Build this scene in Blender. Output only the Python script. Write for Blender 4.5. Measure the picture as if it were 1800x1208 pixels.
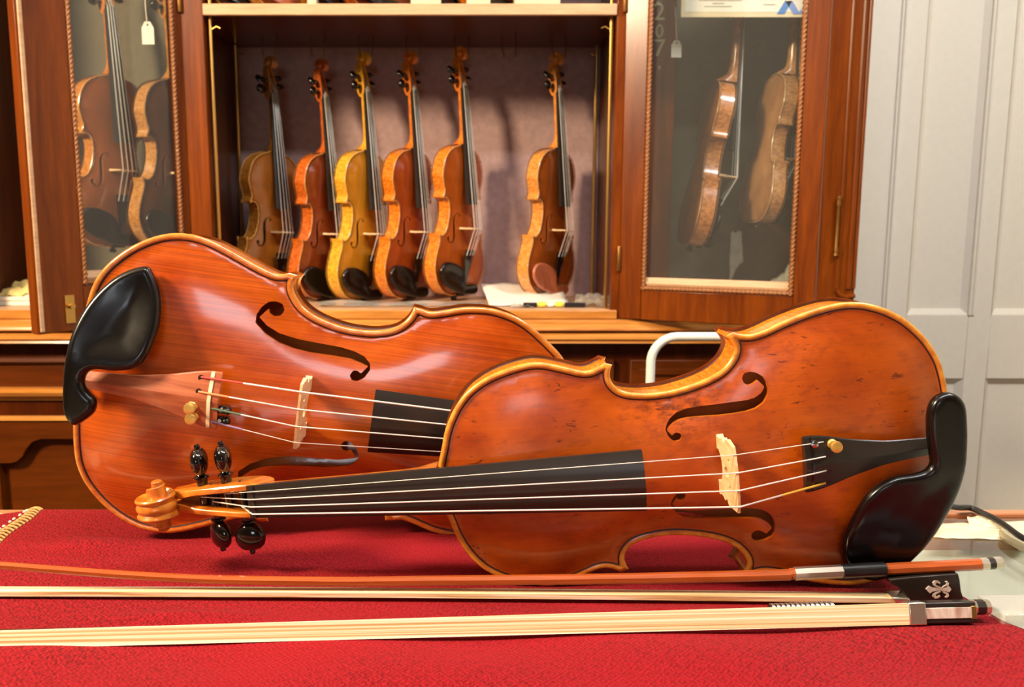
import bpy, bmesh, math, random
import numpy as np
from mathutils import Vector, Matrix
from mathutils.geometry import delaunay_2d_cdt

for o in list(bpy.data.objects): bpy.data.objects.remove(o)
S = bpy.context.scene
COL = S.collection
R = math.radians
random.seed(7)

# ------------------------------------------------------------------ camera
HC = 0.258                      # eye height above the cloth
PITCH = R(8.23)
cam_d = bpy.data.cameras.new('camera'); cam = bpy.data.objects.new('camera', cam_d); COL.objects.link(cam)
cam.location = (0, 0, HC); cam.rotation_euler = (R(90) - PITCH, 0, 0)
cam_d.sensor_width = 36; cam_d.lens = 30.0; cam_d.shift_x = (900 - 835) / 1800
cam_d.clip_start = 0.02; cam_d.clip_end = 30
cam_d.dof.use_dof = True; cam_d.dof.focus_distance = 0.60; cam_d.dof.aperture_fstop = 15
S.camera = cam
S.view_settings.view_transform = 'Standard'; S.view_settings.look = 'None'
S.view_settings.gamma = 1; S.view_settings.use_curve_mapping = False
S.view_settings.exposure = 0.0

# ------------------------------------------------------------------ world and lamps
W = bpy.data.worlds.new('world'); S.world = W; W.use_nodes = True
W.node_tree.nodes['Background'].inputs[0].default_value = (1.0, 0.86, 0.7, 1)
W.node_tree.nodes['Background'].inputs[1].default_value = 0.12

def area(name, loc, aim, sx, sy, power, color):
    l = bpy.data.lights.new(name, 'AREA'); l.shape = 'RECTANGLE'; l.size = sx; l.size_y = sy
    l.energy = power; l.color = color
    o = bpy.data.objects.new(name, l); COL.objects.link(o); o.location = loc
    d = Vector(aim) - Vector(loc); o.rotation_euler = d.to_track_quat('-Z', 'Y').to_euler()
    return o
WARM = (1.0, 0.78, 0.52); NEUT = (1.0, 0.90, 0.78); COOL = (0.86, 0.93, 1.0)
area('ceiling_lamp_a', (-1.70, 0.06, 1.40), (-0.2, 1.1, 0.2), 0.36, 0.36, 112, WARM)
area('ceiling_lamp_b', (0.25, 0.20, 1.82), (0.25, 0.26, 0), 1.0, 0.14, 27, (0.94, 0.97, 1.0))
area('ceiling_lamp_c', (1.25, 0.70, 1.80), (1.3, 2.0, -0.1), 0.6, 0.3, 36, (0.97, 0.97, 1.0))
area('window_light', (-0.25, -2.55, 0.80), (-0.1, 0.6, 0.2), 0.8, 0.6, 10, COOL)

# ------------------------------------------------------------------ materials
def lin(c):
    return tuple(((x / 255) / 12.92 if x / 255 <= 0.04045 else ((x / 255 + 0.055) / 1.055) ** 2.4) for x in c) + (1,)
class NT:
    def __init__(s, name):
        s.m = bpy.data.materials.new(name); s.m.use_nodes = True; s.t = s.m.node_tree
        s.p = s.t.nodes['Principled BSDF']; s.out = s.t.nodes['Material Output']
    def n(s, typ, **k):
        nd = s.t.nodes.new(typ)
        for a, v in k.items():
            if a.startswith('i_'):
                key = a[2:]; key = int(key) if key.isdigit() else key.replace('_', ' ')
                nd.inputs[key].default_value = v
            else: setattr(nd, a, v)
        return nd
    def l(s, a, b): s.t.links.new(a, b)
    def coords(s, scale=(1, 1, 1), kind='Object', rot=(0, 0, 0)):
        tc = s.n('ShaderNodeTexCoord'); mp = s.n('ShaderNodeMapping'); mp.inputs['Scale'].default_value = scale
        mp.inputs['Rotation'].default_value = rot
        s.l(tc.outputs[kind], mp.inputs[0]); return mp.outputs[0]
    def noise(s, vec, scale, detail=3, rough=.55, dist=0.):
        n = s.n('ShaderNodeTexNoise'); n.inputs['Scale'].default_value = scale; n.inputs['Detail'].default_value = detail
        n.inputs['Roughness'].default_value = rough; n.inputs['Distortion'].default_value = dist
        s.l(vec, n.inputs['Vector']); return n.outputs['Fac']
    def ramp(s, fac, stops):
        r = s.n('ShaderNodeValToRGB'); e = r.color_ramp.elements
        while len(e) < len(stops): e.new(.5)
        for k, (pos, c) in enumerate(stops): e[k].position = pos; e[k].color = c if len(c) == 4 else tuple(c) + (1,)
        s.l(fac, r.inputs[0]); return r.outputs[0]
    def mix(s, fac, a, b, mode='MIX'):
        m = s.n('ShaderNodeMix', data_type='RGBA', blend_type=mode)
        for sock, v in ((m.inputs[0], fac), (m.inputs[6], a), (m.inputs[7], b)):
            if isinstance(v, bpy.types.NodeSocket): s.l(v, sock)
            else: sock.default_value = v
        return m.outputs[2]
    def math(s, op, a, b=0.):
        m = s.n('ShaderNodeMath', operation=op)
        for sock, v in ((m.inputs[0], a), (m.inputs[1], b)):
            if isinstance(v, bpy.types.NodeSocket): s.l(v, sock)
            else: sock.default_value = v
        return m.outputs[0]
    def attr(s, name):
        a = s.n('ShaderNodeAttribute'); a.attribute_name = name; return a.outputs['Fac']
    def bump(s, h, strength=.3, dist=.001):
        b = s.n('ShaderNodeBump'); b.inputs['Strength'].default_value = strength; b.inputs['Distance'].default_value = dist
        s.l(h, b.inputs['Height']); s.l(b.outputs[0], s.p.inputs['Normal']); return b
    def set(s, **k):
        for a, v in k.items():
            sock = s.p.inputs[a.replace('_', ' ')]
            if isinstance(v, bpy.types.NodeSocket): s.l(v, sock)
            else: sock.default_value = v
        return s

def plain(name, c, rough=.5, metal=0., coat=0., spec=.5, var=.0, bump=0.):
    t = NT(name); col = lin(c); t.set(Roughness=rough, Metallic=metal, Specular_IOR_Level=spec, Coat_Weight=coat, Coat_Roughness=.08)
    if var:
        f = t.noise(t.coords(), 60, 4)
        a = tuple(x * (1 - var) for x in col[:3]) + (1,); b = tuple(min(1, x * (1 + var)) for x in col[:3]) + (1,)
        t.set(Base_Color=t.ramp(f, [(.3, a), (.7, b)]))
        if bump: t.bump(f, bump, .0008)
    else: t.set(Base_Color=col)
    return t.m

def varnish(name, dark, light, edge, rough=.3, coat=.8, coat_r=.12, marks=0., grain=.35):
    """violin belly: fine spruce grain along the body, cloudy varnish, worn paler rim"""
    t = NT(name); dk, lt, ed = lin(dark), lin(light), lin(edge)
    cl = t.noise(t.coords((1, 1.3, 1)), 14, 4, .6, .4)
    c = t.ramp(cl, [(.28, dk), (.72, lt)])
    g = t.noise(t.coords((5, 760, 5)), 1.0, 2, .55)
    gc = t.ramp(g, [(.35, (1 - grain,) * 3), (.6, (1, 1, 1))])
    c = t.mix(.75, c, gc, 'MULTIPLY')
    if marks:
        v = t.noise(t.coords((90, 260, 90)), 1.0, 2, .6, 1.2)
        mk = t.ramp(v, [(.64, (0, 0, 0)), (.68, (1, 1, 1))])
        zone = t.ramp(t.noise(t.coords(), 26, 1), [(.48, (0, 0, 0)), (.58, (1, 1, 1))])
        f = t.math('MULTIPLY', mk, zone); f = t.math('MULTIPLY', f, marks)
        c = t.mix(f, c, lin((84, 24, 6)))
        w = t.ramp(t.noise(t.coords((60, 130, 60)), 1.3, 4, .7), [(.52, (0, 0, 0)), (.70, (1, 1, 1))])
        c = t.mix(t.math('MULTIPLY', w, .55), c, lin((122, 46, 8)))
        st = t.n('ShaderNodeVectorMath', operation='DISTANCE'); st.inputs[1].default_value = (.185, -.050, .004)
        tc = t.coords((.55, 1, 1)); t.l(t.coords((1, 1, 1)), st.inputs[0])
        near = t.ramp(st.outputs['Value'], [(.015, (1, 1, 1)), (.045, (0, 0, 0))])
        dirt = t.math('MULTIPLY', near, t.ramp(t.noise(t.coords((70, 130, 70)), 1.6, 5, .7), [(.42, (0, 0, 0)), (.62, (1, 1, 1))]))
        c = t.mix(t.math('MULTIPLY', dirt, .8), c, lin((70, 24, 6)))
    rim = t.attr('rim')
    wear = t.math('MULTIPLY', rim, t.ramp(t.noise(t.coords(), 130, 3), [(.3, (.35,) * 3), (.6, (1,) * 3)]))
    c = t.mix(wear, c, ed)
    t.set(Base_Color=c, Roughness=rough, Coat_Weight=coat, Coat_Roughness=coat_r, Coat_IOR=1.5)
    t.bump(g, .06, .0004)
    return t.m

def flamed(name, dark, light, rough=.3, coat=.8, freq=170):
    """maple with cross flames; uv x runs along the rib"""
    t = NT(name)
    uv = t.n('ShaderNodeUVMap'); mp = t.n('ShaderNodeMapping'); mp.inputs['Scale'].default_value = (freq, 9, 1); t.l(uv.outputs[0], mp.inputs[0])
    f = t.noise(mp.outputs[0], 1.0, 2, .5, .6)
    c = t.ramp(f, [(.32, lin(dark)), (.62, lin(light))])
    t.set(Base_Color=c, Roughness=rough, Coat_Weight=coat, Coat_Roughness=.14)
    return t.m

def maple(name, dark, light, rough=.3, coat=.7, s=(60, 160, 90)):
    t = NT(name); f = t.noise(t.coords(s), 1.0, 3, .5, .8)
    t.set(Base_Color=t.ramp(f, [(.3, lin(dark)), (.68, lin(light))]), Roughness=rough, Coat_Weight=coat, Coat_Roughness=.12)
    return t.m

def timber(name, dark, light, stretch=(18, 18, 1.6), rough=.32, coat=.45, scale=1.6, bump=.05):
    """furniture wood; stretch is small along the grain"""
    t = NT(name); v = t.coords(stretch)
    f = t.noise(v, scale, 6, .62, 1.1); g = t.noise(v, scale * 7, 3, .6)
    c = t.ramp(f, [(.25, lin(dark)), (.75, lin(light))])
    c = t.mix(.5, c, t.ramp(g, [(.3, (.55,) * 3), (.7, (1,) * 3)]), 'MULTIPLY')
    t.set(Base_Color=c, Roughness=rough, Coat_Weight=coat, Coat_Roughness=.18, Specular_IOR_Level=.22); t.bump(g, bump, .001)
    return t.m

def glass(name, tint=(.93, .95, .93), refl=1.0, film=0.0):
    t = NT(name); t.t.nodes.remove(t.p)
    tr = t.n('ShaderNodeBsdfTransparent'); tr.inputs[0].default_value = tint + (1,)
    gl = t.n('ShaderNodeBsdfGlossy'); gl.inputs['Roughness'].default_value = .02
    fr = t.n('ShaderNodeFresnel'); fr.inputs[0].default_value = 1.5
    geo = t.n('ShaderNodeNewGeometry'); front = t.math('SUBTRACT', 1.0, geo.outputs['Backfacing'])
    mx = t.n('ShaderNodeMixShader'); t.l(t.math('MULTIPLY', t.math('MULTIPLY', fr.outputs[0], refl), front), mx.inputs[0]); t.l(tr.outputs[0], mx.inputs[1]); t.l(gl.outputs[0], mx.inputs[2])
    last = mx.outputs[0]
    if film:
        df = t.n('ShaderNodeBsdfDiffuse'); df.inputs[0].default_value = (.8, .76, .68, 1)
        m2 = t.n('ShaderNodeMixShader'); m2.inputs[0].default_value = film; t.l(last, m2.inputs[1]); t.l(df.outputs[0], m2.inputs[2]); last = m2.outputs[0]
    t.l(last, t.out.inputs[0])
    return t.m

def cloth_mat():
    t = NT('red_damask')
    v = t.coords((1, 1, 1)); sep = t.n('ShaderNodeSeparateXYZ'); t.l(v, sep.inputs[0])
    wob = t.noise(v, 9, 2)
    P = 0.0115
    def tri(a):   # triangle wave 0..1
        f = t.math('FRACT', t.math('MULTIPLY', a, 1 / P)); return t.math('ABSOLUTE', t.math('SUBTRACT', f, .5))
    xx = t.math('ADD', sep.outputs[0], t.math('MULTIPLY', wob, .018))
    d = t.math('ADD', tri(xx), tri(sep.outputs[1]))                    # diamond lattice
    rings = t.math('SINE', t.math('MULTIPLY', d, 21.0))
    fine = t.noise(t.coords((620, 260, 60), rot=(0, 0, .5)), 1.0, 3, .65)
    big = t.noise(v, 4.5, 2); zone = t.ramp(big, [(.38, (.25,) * 3), (.6, (1,) * 3)])
    h = t.math('ADD', t.math('MULTIPLY', t.math('MULTIPLY', rings, .45), zone), t.math('MULTIPLY', t.math('MULTIPLY', fine, zone), 3.0))
    c = t.ramp(t.math('ADD', t.math('MULTIPLY', rings, .22), .5), [(.2, lin((128, 11, 19))), (.8, lin((150, 24, 32)))])
    c = t.mix(t.math('MULTIPLY', zone, .85), c, t.ramp(fine, [(.36, (.30,) * 3), (.56, (1.15,) * 3)]), 'MULTIPLY')
    t.set(Base_Color=c, Roughness=.85, Specular_IOR_Level=.12, Sheen_Weight=.06, Sheen_Roughness=.4)
    t.p.inputs['Sheen Tint'].default_value = (1, .45, .45, 1)
    t.bump(h, .55, .0012)
    return t.m

def hair_mat():
    t = NT('bow_hair'); f = t.noise(t.coords((.9, 420, 420)), 1.4, 3, .6)
    t.set(Base_Color=t.ramp(f, [(.36, lin((200, 152, 94))), (.47, lin((236, 206, 152))), (.6, lin((255, 244, 214)))]), Roughness=.45); t.bump(f, .4, .0005)
    return t.m

M = dict(
    front_belly=varnish('front_belly_varnish', (142, 48, 0), (204, 92, 2), (230, 154, 48), rough=.36, coat=.45, coat_r=.17, marks=.8, grain=.14),
    rear_belly=varnish('rear_belly_varnish', (164, 56, 2), (212, 98, 16), (216, 134, 48), rough=.26, coat=1.0, coat_r=.10, grain=.42),
    front_back=varnish('front_back_varnish', (168, 70, 28), (208, 116, 58), (224, 150, 90), rough=.35, coat=.6, grain=.1),
    rear_back=varnish('rear_back_varnish', (170, 80, 28), (206, 118, 50), (214, 140, 66), rough=.3, coat=.9, grain=.1),
    front_rib=flamed('front_rib_maple', (196, 92, 8), (230, 142, 34), freq=60),
    rear_rib=flamed('rear_rib_maple', (176, 84, 26), (218, 132, 54), freq=60),
    purf=plain('purfling_dye', (44, 14, 6), .5),
    front_neck=maple('front_neck_maple', (164, 74, 8), (218, 130, 36)),
    rear_neck=maple('rear_neck_maple', (170, 80, 30), (214, 130, 60)),
    ebony=plain('ebony', (38, 30, 24), .34, var=.12),
    ebony_gloss=plain('ebony_polished', (14, 10, 9), .12, coat=.6), chin=plain('ebony_chin_rest', (12, 8, 6), .26, coat=.12, spec=.4),
    rosewood=maple('rosewood', (148, 74, 46), (186, 104, 68), rough=.32, coat=.5, s=(20, 200, 60)),
    bone=plain('bone', (236, 216, 176), .4, var=.06),
    bridge=maple('bridge_maple', (214, 170, 116), (238, 204, 156), rough=.55, coat=.0, s=(200, 200, 60)),
    gold=plain('gold_plate', (232, 186, 96), .3, .65),
    steel=plain('string_steel', (246, 240, 228), .35, .35),
    silver=plain('silver', (228, 218, 200), .25, .9, var=.08),
    nickel=plain('nickel', (190, 186, 178), .2, 1.0),
    black_metal=plain('black_metal', (20, 19, 18), .25, .4, coat=.4),
    red_silk=plain('red_silk', (206, 52, 40), .6), green_silk=plain('green_silk', (70, 92, 66), .6),
    violet_silk=plain('violet_silk', (140, 110, 150), .6), yellow_silk=plain('yellow_silk', (238, 190, 70), .6), orange_silk=plain('orange_silk', (226, 130, 76), .6),
    hair=hair_mat(),
    pern=timber('pernambuco', (150, 62, 20), (196, 98, 44), (3, 90, 90), .22, .8, 1.6, .03),
    pearl=maple('pearl', (176, 140, 120), (232, 214, 200), rough=.2, coat=.9, s=(120, 120, 60)),
    leather=plain('black_leather', (26, 22, 20), .38, coat=.3, var=.2, bump=.4),
    cloth=cloth_mat(),
    braid=plain('gold_braid', (196, 150, 84), .6, var=.15), braid_dark=plain('braid_ground_thread', (120, 62, 34), .7), white_thread=plain('white_thread', (232, 214, 196), .7),  # braid ground is a darker brown thread between the gold cords
    cab=timber('cabinet_walnut', (84, 30, 0), (146, 68, 6), coat=.18), cab_h=timber('cabinet_walnut_flat', (84, 30, 0), (140, 66, 6), (1.6, 18, 18), coat=.3),
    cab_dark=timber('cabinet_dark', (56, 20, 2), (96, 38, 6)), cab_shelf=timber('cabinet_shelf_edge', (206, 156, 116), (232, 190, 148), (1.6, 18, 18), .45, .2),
    cab_ledge=timber('cabinet_ledge', (178, 104, 32), (232, 160, 78), (1.6, 18, 18), .3, .6),
    cab_low=timber('cabinet_base', (78, 32, 0), (112, 50, 4), (1.6, 18, 18), .4, .3),
    rope=plain('rope_moulding', (150, 92, 44), .45, coat=.2, var=.15),
    felt=plain('mauve_back_board', (172, 142, 138), .9, var=.12), felt_olive=plain('grey_back_board', (104, 96, 78), .9, var=.1),
    brass=plain('brass', (214, 170, 96), .3, 1.0), brass_dull=plain('brass_dull', (150, 104, 52), .42, .8, var=.1),
    wall=plain('pale_blue_paint', (214, 207, 190), .55, var=.02), wall_warm=plain('room_wall_paint', (92, 74, 58), .8, var=.03),
    ceil=plain('ceiling_paint', (226, 216, 198), .9), floor=timber('floor_boards', (66, 40, 24), (92, 58, 34), (1.6, 14, 14), .5, .1),
    glass=glass('door_glass', film=.03), tglass=glass('counter_glass', (.95, .97, .95), 1.6, film=.0),
    white=plain('white_enamel', (232, 230, 218), .35, coat=.3), paper=plain('paper', (238, 230, 214), .8, var=.03), cream=plain('cream_card', (226, 206, 168), .8, var=.04),
    ink=plain('grey_ink', (150, 144, 132), .8), blue_ink=plain('blue_ink', (70, 130, 200), .7), lilac_ink=plain('lilac_ink', (120, 150, 215), .7),
    yellow_cloth=plain('yellow_duster', (226, 204, 132), .9, var=.08), yellow=plain('yellow_plastic', (240, 222, 70), .45),
    grey_cloth=plain('grey_cloth', (172, 166, 150), .9, var=.1),
    plastic=glass('clear_plastic', (.9, .9, .88), 2.2, film=.22), cable=plain('black_rubber', (30, 26, 24), .5), clear_cable=plain('clear_sleeve', (186, 176, 142), .3, coat=.5),
    tape=plain('packing_tape', (226, 214, 178), .35, coat=.5, var=.05), counter=plain('counter_liner', (196, 192, 172), .6, var=.04),
    edge_wood=timber('counter_edge_wood', (170, 104, 64), (206, 140, 96), (1.6, 18, 18)), numeral=plain('numeral_gilt', (188, 176, 132), .45, .3),
)

# ------------------------------------------------------------------ mesh helpers
def tag(o, label=None, cat=None, group=None, kind=None):
    if label: o['label'] = label
    if cat: o['category'] = cat
    if group: o['group'] = group
    if kind: o['kind'] = kind
    return o
def empty(name, mat=None, loc=None):
    o = bpy.data.objects.new(name, None); COL.objects.link(o); o.empty_display_size = .02
    if mat is not None: o.matrix_world = mat
    if loc is not None: o.location = loc
    return o
def link(name, me, mat, parent=None):
    o = bpy.data.objects.new(name, me); COL.objects.link(o)
    if mat is not None:
        if not me.materials: me.materials.append(mat)
        else:
            o.material_slots[0].link = 'OBJECT'; o.material_slots[0].material = mat
    if parent: o.parent = parent
    return o
class MB:
    """collects geometry for ONE mesh object"""
    def __init__(s): s.v = []; s.f = []; s.uv = {}
    def add(s, verts, faces):
        b = len(s.v); s.v += [tuple(float(c) for c in p) for p in verts]; s.f += [tuple(i + b for i in f) for f in faces]; return s
    def box(s, x0, x1, y0, y1, z0, z1, M4=None):
        p = [(x, y, z) for x in (x0, x1) for y in (y0, y1) for z in (z0, z1)]
        if M4 is not None: p = [M4 @ Vector(q) for q in p]
        return s.add(p, [(0, 1, 3, 2), (4, 6, 7, 5), (0, 4, 5, 1), (2, 3, 7, 6), (0, 2, 6, 4), (1, 5, 7, 3)])
    def tube(s, path, r, n=10, cap=True, flat=1.0, up=None, phase=0.):
        P = [Vector(p) for p in path]; rr = r if hasattr(r, '__len__') else [r] * len(P)
        t0 = (P[1] - P[0]).normalized(); nrm = Vector(up) if up else Vector((0, 0, 1))
        if abs(nrm.dot(t0)) > .95: nrm = Vector((1, 0, 0))
        nrm = (nrm - t0 * nrm.dot(t0)).normalized(); b = len(s.v)
        for i, p in enumerate(P):
            t = (P[min(i + 1, len(P) - 1)] - P[max(i - 1, 0)]).normalized()
            nrm = (nrm - t * nrm.dot(t)).normalized(); bn = t.cross(nrm)
            for k in range(n):
                a = 2 * math.pi * k / n + phase
                s.v.append(tuple(p + nrm * (math.cos(a) * rr[i]) + bn * (math.sin(a) * rr[i] * flat)))
        for i in range(len(P) - 1):
            for k in range(n):
                s.f.append((b + i * n + k, b + i * n + (k + 1) % n, b + (i + 1) * n + (k + 1) % n, b + (i + 1) * n + k))
        if cap: s.f.append(tuple(b + k for k in reversed(range(n)))); s.f.append(tuple(b + (len(P) - 1) * n + k for k in range(n)))
        return s
    def lathe(s, prof, M4=Matrix(), n=20, sx=1., sy=1.):
        """prof: (radius, height) along local z"""
        b = len(s.v)
        for r, h in prof:
            for k in range(n):
                a = 2 * math.pi * k / n; s.v.append(tuple(M4 @ Vector((r * math.cos(a) * sx, r * math.sin(a) * sy, h))))
        for i in range(len(prof) - 1):
            for k in range(n): s.f.append((b + i * n + k, b + i * n + (k + 1) % n, b + (i + 1) * n + (k + 1) % n, b + (i + 1) * n + k))
        s.f.append(tuple(b + k for k in reversed(range(n)))); s.f.append(tuple(b + (len(prof) - 1) * n + k for k in range(n)))
        return s
    def loft(s, rings, cap=True):
        b = len(s.v); n = len(rings[0])
        for r in rings: s.v += [tuple(p) for p in r]
        for i in range(len(rings) - 1):
            for k in range(n): s.f.append((b + i * n + k, b + i * n + (k + 1) % n, b + (i + 1) * n + (k + 1) % n, b + (i + 1) * n + k))
        if cap: s.f.append(tuple(b + k for k in reversed(range(n)))); s.f.append(tuple(b + (len(rings) - 1) * n + k for k in range(n)))
        return s
    def prism(s, poly, a0, a1, fn):
        """extrude a 2-D polygon; fn(p, q, a) -> 3-D"""
        n = len(poly); v = [fn(p, q, a0) for p, q in poly] + [fn(p, q, a1) for p, q in poly]
        f = [tuple(range(n)), tuple(reversed(range(n, 2 * n)))] + [(k, (k + 1) % n, n + (k + 1) % n, n + k) for k in range(n)]
        return s.add(v, f)
    def mesh(s, name, smooth=True, ang=.6, fix=True):
        me = bpy.data.meshes.new(name); me.from_pydata(s.v, [], s.f); me.update()
        if fix:
            bm = bmesh.new(); bm.from_mesh(me); bmesh.ops.recalc_face_normals(bm, faces=bm.faces); bm.to_mesh(me); bm.free()
        if smooth:
            me.polygons.foreach_set('use_smooth', [True] * len(me.polygons)); me.set_sharp_from_angle(angle=ang)
        return me
    def build(s, name, mat, parent=None, smooth=True, ang=.6, bevel=0., fix=True):
        o = link(name, s.mesh(name, smooth, ang, fix), mat, parent)
        if bevel:
            m = o.modifiers.new('bevel', 'BEVEL'); m.width = bevel; m.segments = 2; m.limit_method = 'ANGLE'; m.angle_limit = .6
        return o
def boxo(name, b, mat, parent=None, bevel=.0015): return MB().box(*b).build(name, mat, parent, smooth=bool(bevel), bevel=bevel)

def catmull(P, n=8, closed=False):
    P = [np.array(p, float) for p in P]; m = len(P); out = []
    rng = range(m) if closed else range(m - 1)
    for i in rng:
        if closed: a, b, c, d = P[i - 1], P[i], P[(i + 1) % m], P[(i + 2) % m]
        else: b, c = P[i], P[i + 1]; a = P[i - 1] if i else 2 * b - c; d = P[i + 2] if i + 2 < m else 2 * c - b
        for k in range(n):
            t = k / n; out.append(.5 * (2 * b + (c - a) * t + (2 * a - 5 * b + 4 * c - d) * t * t + (3 * b - a - 3 * c + d) * t ** 3))
    if not closed: out.append(P[-1])
    return np.array(out)
def resample(P, step, closed=False):
    Q = np.vstack([P, P[:1]]) if closed else P
    L = np.concatenate([[0], np.cumsum(np.linalg.norm(np.diff(Q, axis=0), axis=1))])
    n = max(2, int(round(L[-1] / step))); t = np.linspace(0, L[-1], n + 1)
    o = np.stack([np.interp(t, L, Q[:, k]) for k in range(Q.shape[1])], 1)
    return o[:-1] if closed else o
def smooth_line(P, it):
    P = P.copy()
    for _ in range(it): P[1:-1] = .5 * P[1:-1] + .25 * (P[:-2] + P[2:])
    return P
def inside(pts, poly):
    x, y = pts[:, 0][:, None], pts[:, 1][:, None]; a = poly; b = np.roll(poly, -1, 0)
    c = (a[:, 1] > y) != (b[:, 1] > y)
    with np.errstate(divide='ignore', invalid='ignore'):
        xi = (b[:, 0] - a[:, 0]) * (y - a[:, 1]) / (b[:, 1] - a[:, 1]) + a[:, 0]
    return (np.where(c & (x < xi), 1, 0).sum(1) % 2) == 1
def dist(pts, poly):
    a = poly; d = np.roll(poly, -1, 0) - a; L = (d * d).sum(1) + 1e-12; out = np.empty(len(pts))
    for k in range(0, len(pts), 2000):
        q = pts[k:k + 2000][:, None] - a; t = np.clip((q * d).sum(2) / L, 0, 1)
        e = q - t[..., None] * d; out[k:k + 2000] = np.sqrt((e * e).sum(2)).min(1)
    return out
def triangulate(loops, extra, keep):
    """constrained triangulation; keep(centroids)->mask"""
    co = []; ed = []
    for lp in loops:
        b = len(co); co += [Vector(p) for p in lp]; ed += [(b + k, b + (k + 1) % len(lp)) for k in range(len(lp))]
    co += [Vector(p) for p in extra]
    v, e, f, *_ = delaunay_2d_cdt(co, ed, [], 0, 1e-6)
    V = np.array([tuple(p) for p in v]); F = np.array([tuple(t) for t in f if len(t) == 3])
    return V, F[keep(V[F].mean(1))]
def hexgrid(lo, hi, st):
    out = []; y = lo[1]; r = 0
    while y < hi[1]:
        x = lo[0] + (st / 2 if r % 2 else 0)
        while x < hi[0]: out.append((x, y)); x += st
        y += st * .866; r += 1
    return np.array(out)
def slab(name, outline, holes, t0, t1, fn, mat, parent, taper=None, ang=.6):
    """flat plate with real holes; fn(p, q, t) -> 3-D, t0 / t1 may depend on (p, q) through taper(q) -> half thickness"""
    loops = [np.array(outline, float)] + [np.array(h, float) for h in holes]
    keep = lambda c: inside(c, loops[0]) & ~np.any([inside(c, h) for h in loops[1:]] or [np.zeros(len(c), bool)], axis=0)
    V, F = triangulate(loops, [], keep); n = len(V); mb = MB()
    T = lambda q, s: (taper(q) * s if taper else (t1 if s > 0 else t0))
    mb.v = [fn(p, q, T(q, 1)) for p, q in V] + [fn(p, q, T(q, -1)) for p, q in V]
    mb.f = [tuple(f) for f in F] + [tuple(n + i for i in f[::-1]) for f in F]
    cnt = {}
    for f in F:
        for a, b in ((f[0], f[1]), (f[1], f[2]), (f[2], f[0])): cnt[(a, b)] = 1
    for a, b in list(cnt):
        if (b, a) not in cnt: mb.f.append((b, a, n + a, n + b))
    return mb.build(name, mat, parent, ang=ang)

# ------------------------------------------------------------------ violin shapes (mm, traced proportions)
UP_A = [(354.5, 0), (353.3, 14), (349.4, 26.5), (346.8, 36.1), (342.6, 45.8), (338.2, 53.4), (333.6, 59.4), (326.6, 66.3), (314.1, 73.5), (298, 78.6), (278.3, 81), (259.3, 75.7), (246.5, 71.4), (238.6, 72.6), (232.5, 75.6)]
C_A = [(226.9, 73.8), (229, 69.5), (229.2, 63.8), (225.7, 58.2), (219.5, 54.3), (206.8, 52), (193.5, 51.8), (180.6, 53.6), (167.6, 56.8), (157.7, 60.6), (150.9, 65), (145.9, 71.2), (143.6, 78.1), (148.7, 86.2)]
LO_A = [(143.8, 87.9), (138.1, 86.1), (131.7, 85.5), (123.5, 87.4), (110.3, 92.3), (94.8, 97), (82.2, 99.7), (72.6, 100.9), (63.1, 100.6), (53.8, 98.8), (44.4, 95.3), (39.5, 92.8), (30.6, 87.3), (23.2, 80.6), (15.8, 72.3), (10, 63.4), (5.6, 54), (3.2, 44.3), (1.5, 33.8), (.4, 18), (0, 0)]
UP_B = [(354.5, 0), (353.5, 14), (351, 26), (346.5, 37.5), (340.5, 48), (333.7, 56.7), (328.2, 61.2), (320.4, 67), (311, 73.3), (301.7, 78.1), (292.7, 80.8), (280.1, 82.6), (267.5, 81.7), (259.5, 80.2), (248.1, 76.6), (238.6, 74.3), (233.5, 75.6)]
C_B = [(227.6, 76.2), (226.5, 71.7), (222.5, 65.2), (215, 59.6), (204.4, 56.6), (198.6, 55.9), (185.4, 55.8), (172.3, 58), (161.1, 61.5), (153.2, 65.9), (148.4, 71.1), (145, 76.5), (144.6, 81.5), (147.2, 86.6)]
LO_B = [(141.2, 87.6), (135.6, 85.6), (130.6, 86), (117.4, 90.4), (103.9, 96), (90.9, 100.9), (83.2, 103), (74.8, 104.1), (62.6, 103.3), (52.3, 100.1), (42.9, 95.3), (34.7, 89.6), (27.3, 83), (20.6, 75.4), (16.3, 68.4), (12.8, 60), (10.4, 48), (8.8, 34), (7.4, 18), (7, 0)]
FH_A = [(195.5, 26.6), (194.4, 29.8), (191.5, 33.9), (186.7, 37.3), (180.2, 39.2), (170.5, 40.1), (160.9, 40.5), (149.2, 41.3), (139.6, 41.9), (134.2, 43.1), (129.8, 45.9), (127, 50), (130.9, 54.5), (134.3, 52.1), (137.2, 51.5), (140, 53.2), (140.9, 56.5), (139.1, 59.6), (135.4, 60.6), (131.2, 59.6), (127.1, 56.5), (125.2, 52.5), (124.9, 48.7), (125.7, 43.9), (128.6, 39.2), (133.5, 35.9), (140, 34.2), (149.7, 33.2), (158.5, 32.9), (171, 33.1), (179, 33), (184.9, 32.3), (189.3, 30.7), (192.7, 28.3), (194.5, 26.1), (191.2, 22.3), (190, 23.8), (188.1, 24.2), (185.5, 23.1), (184.8, 20.6), (186.4, 18.5), (189.1, 18), (191.7, 19.3), (194.1, 22.6)]
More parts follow.
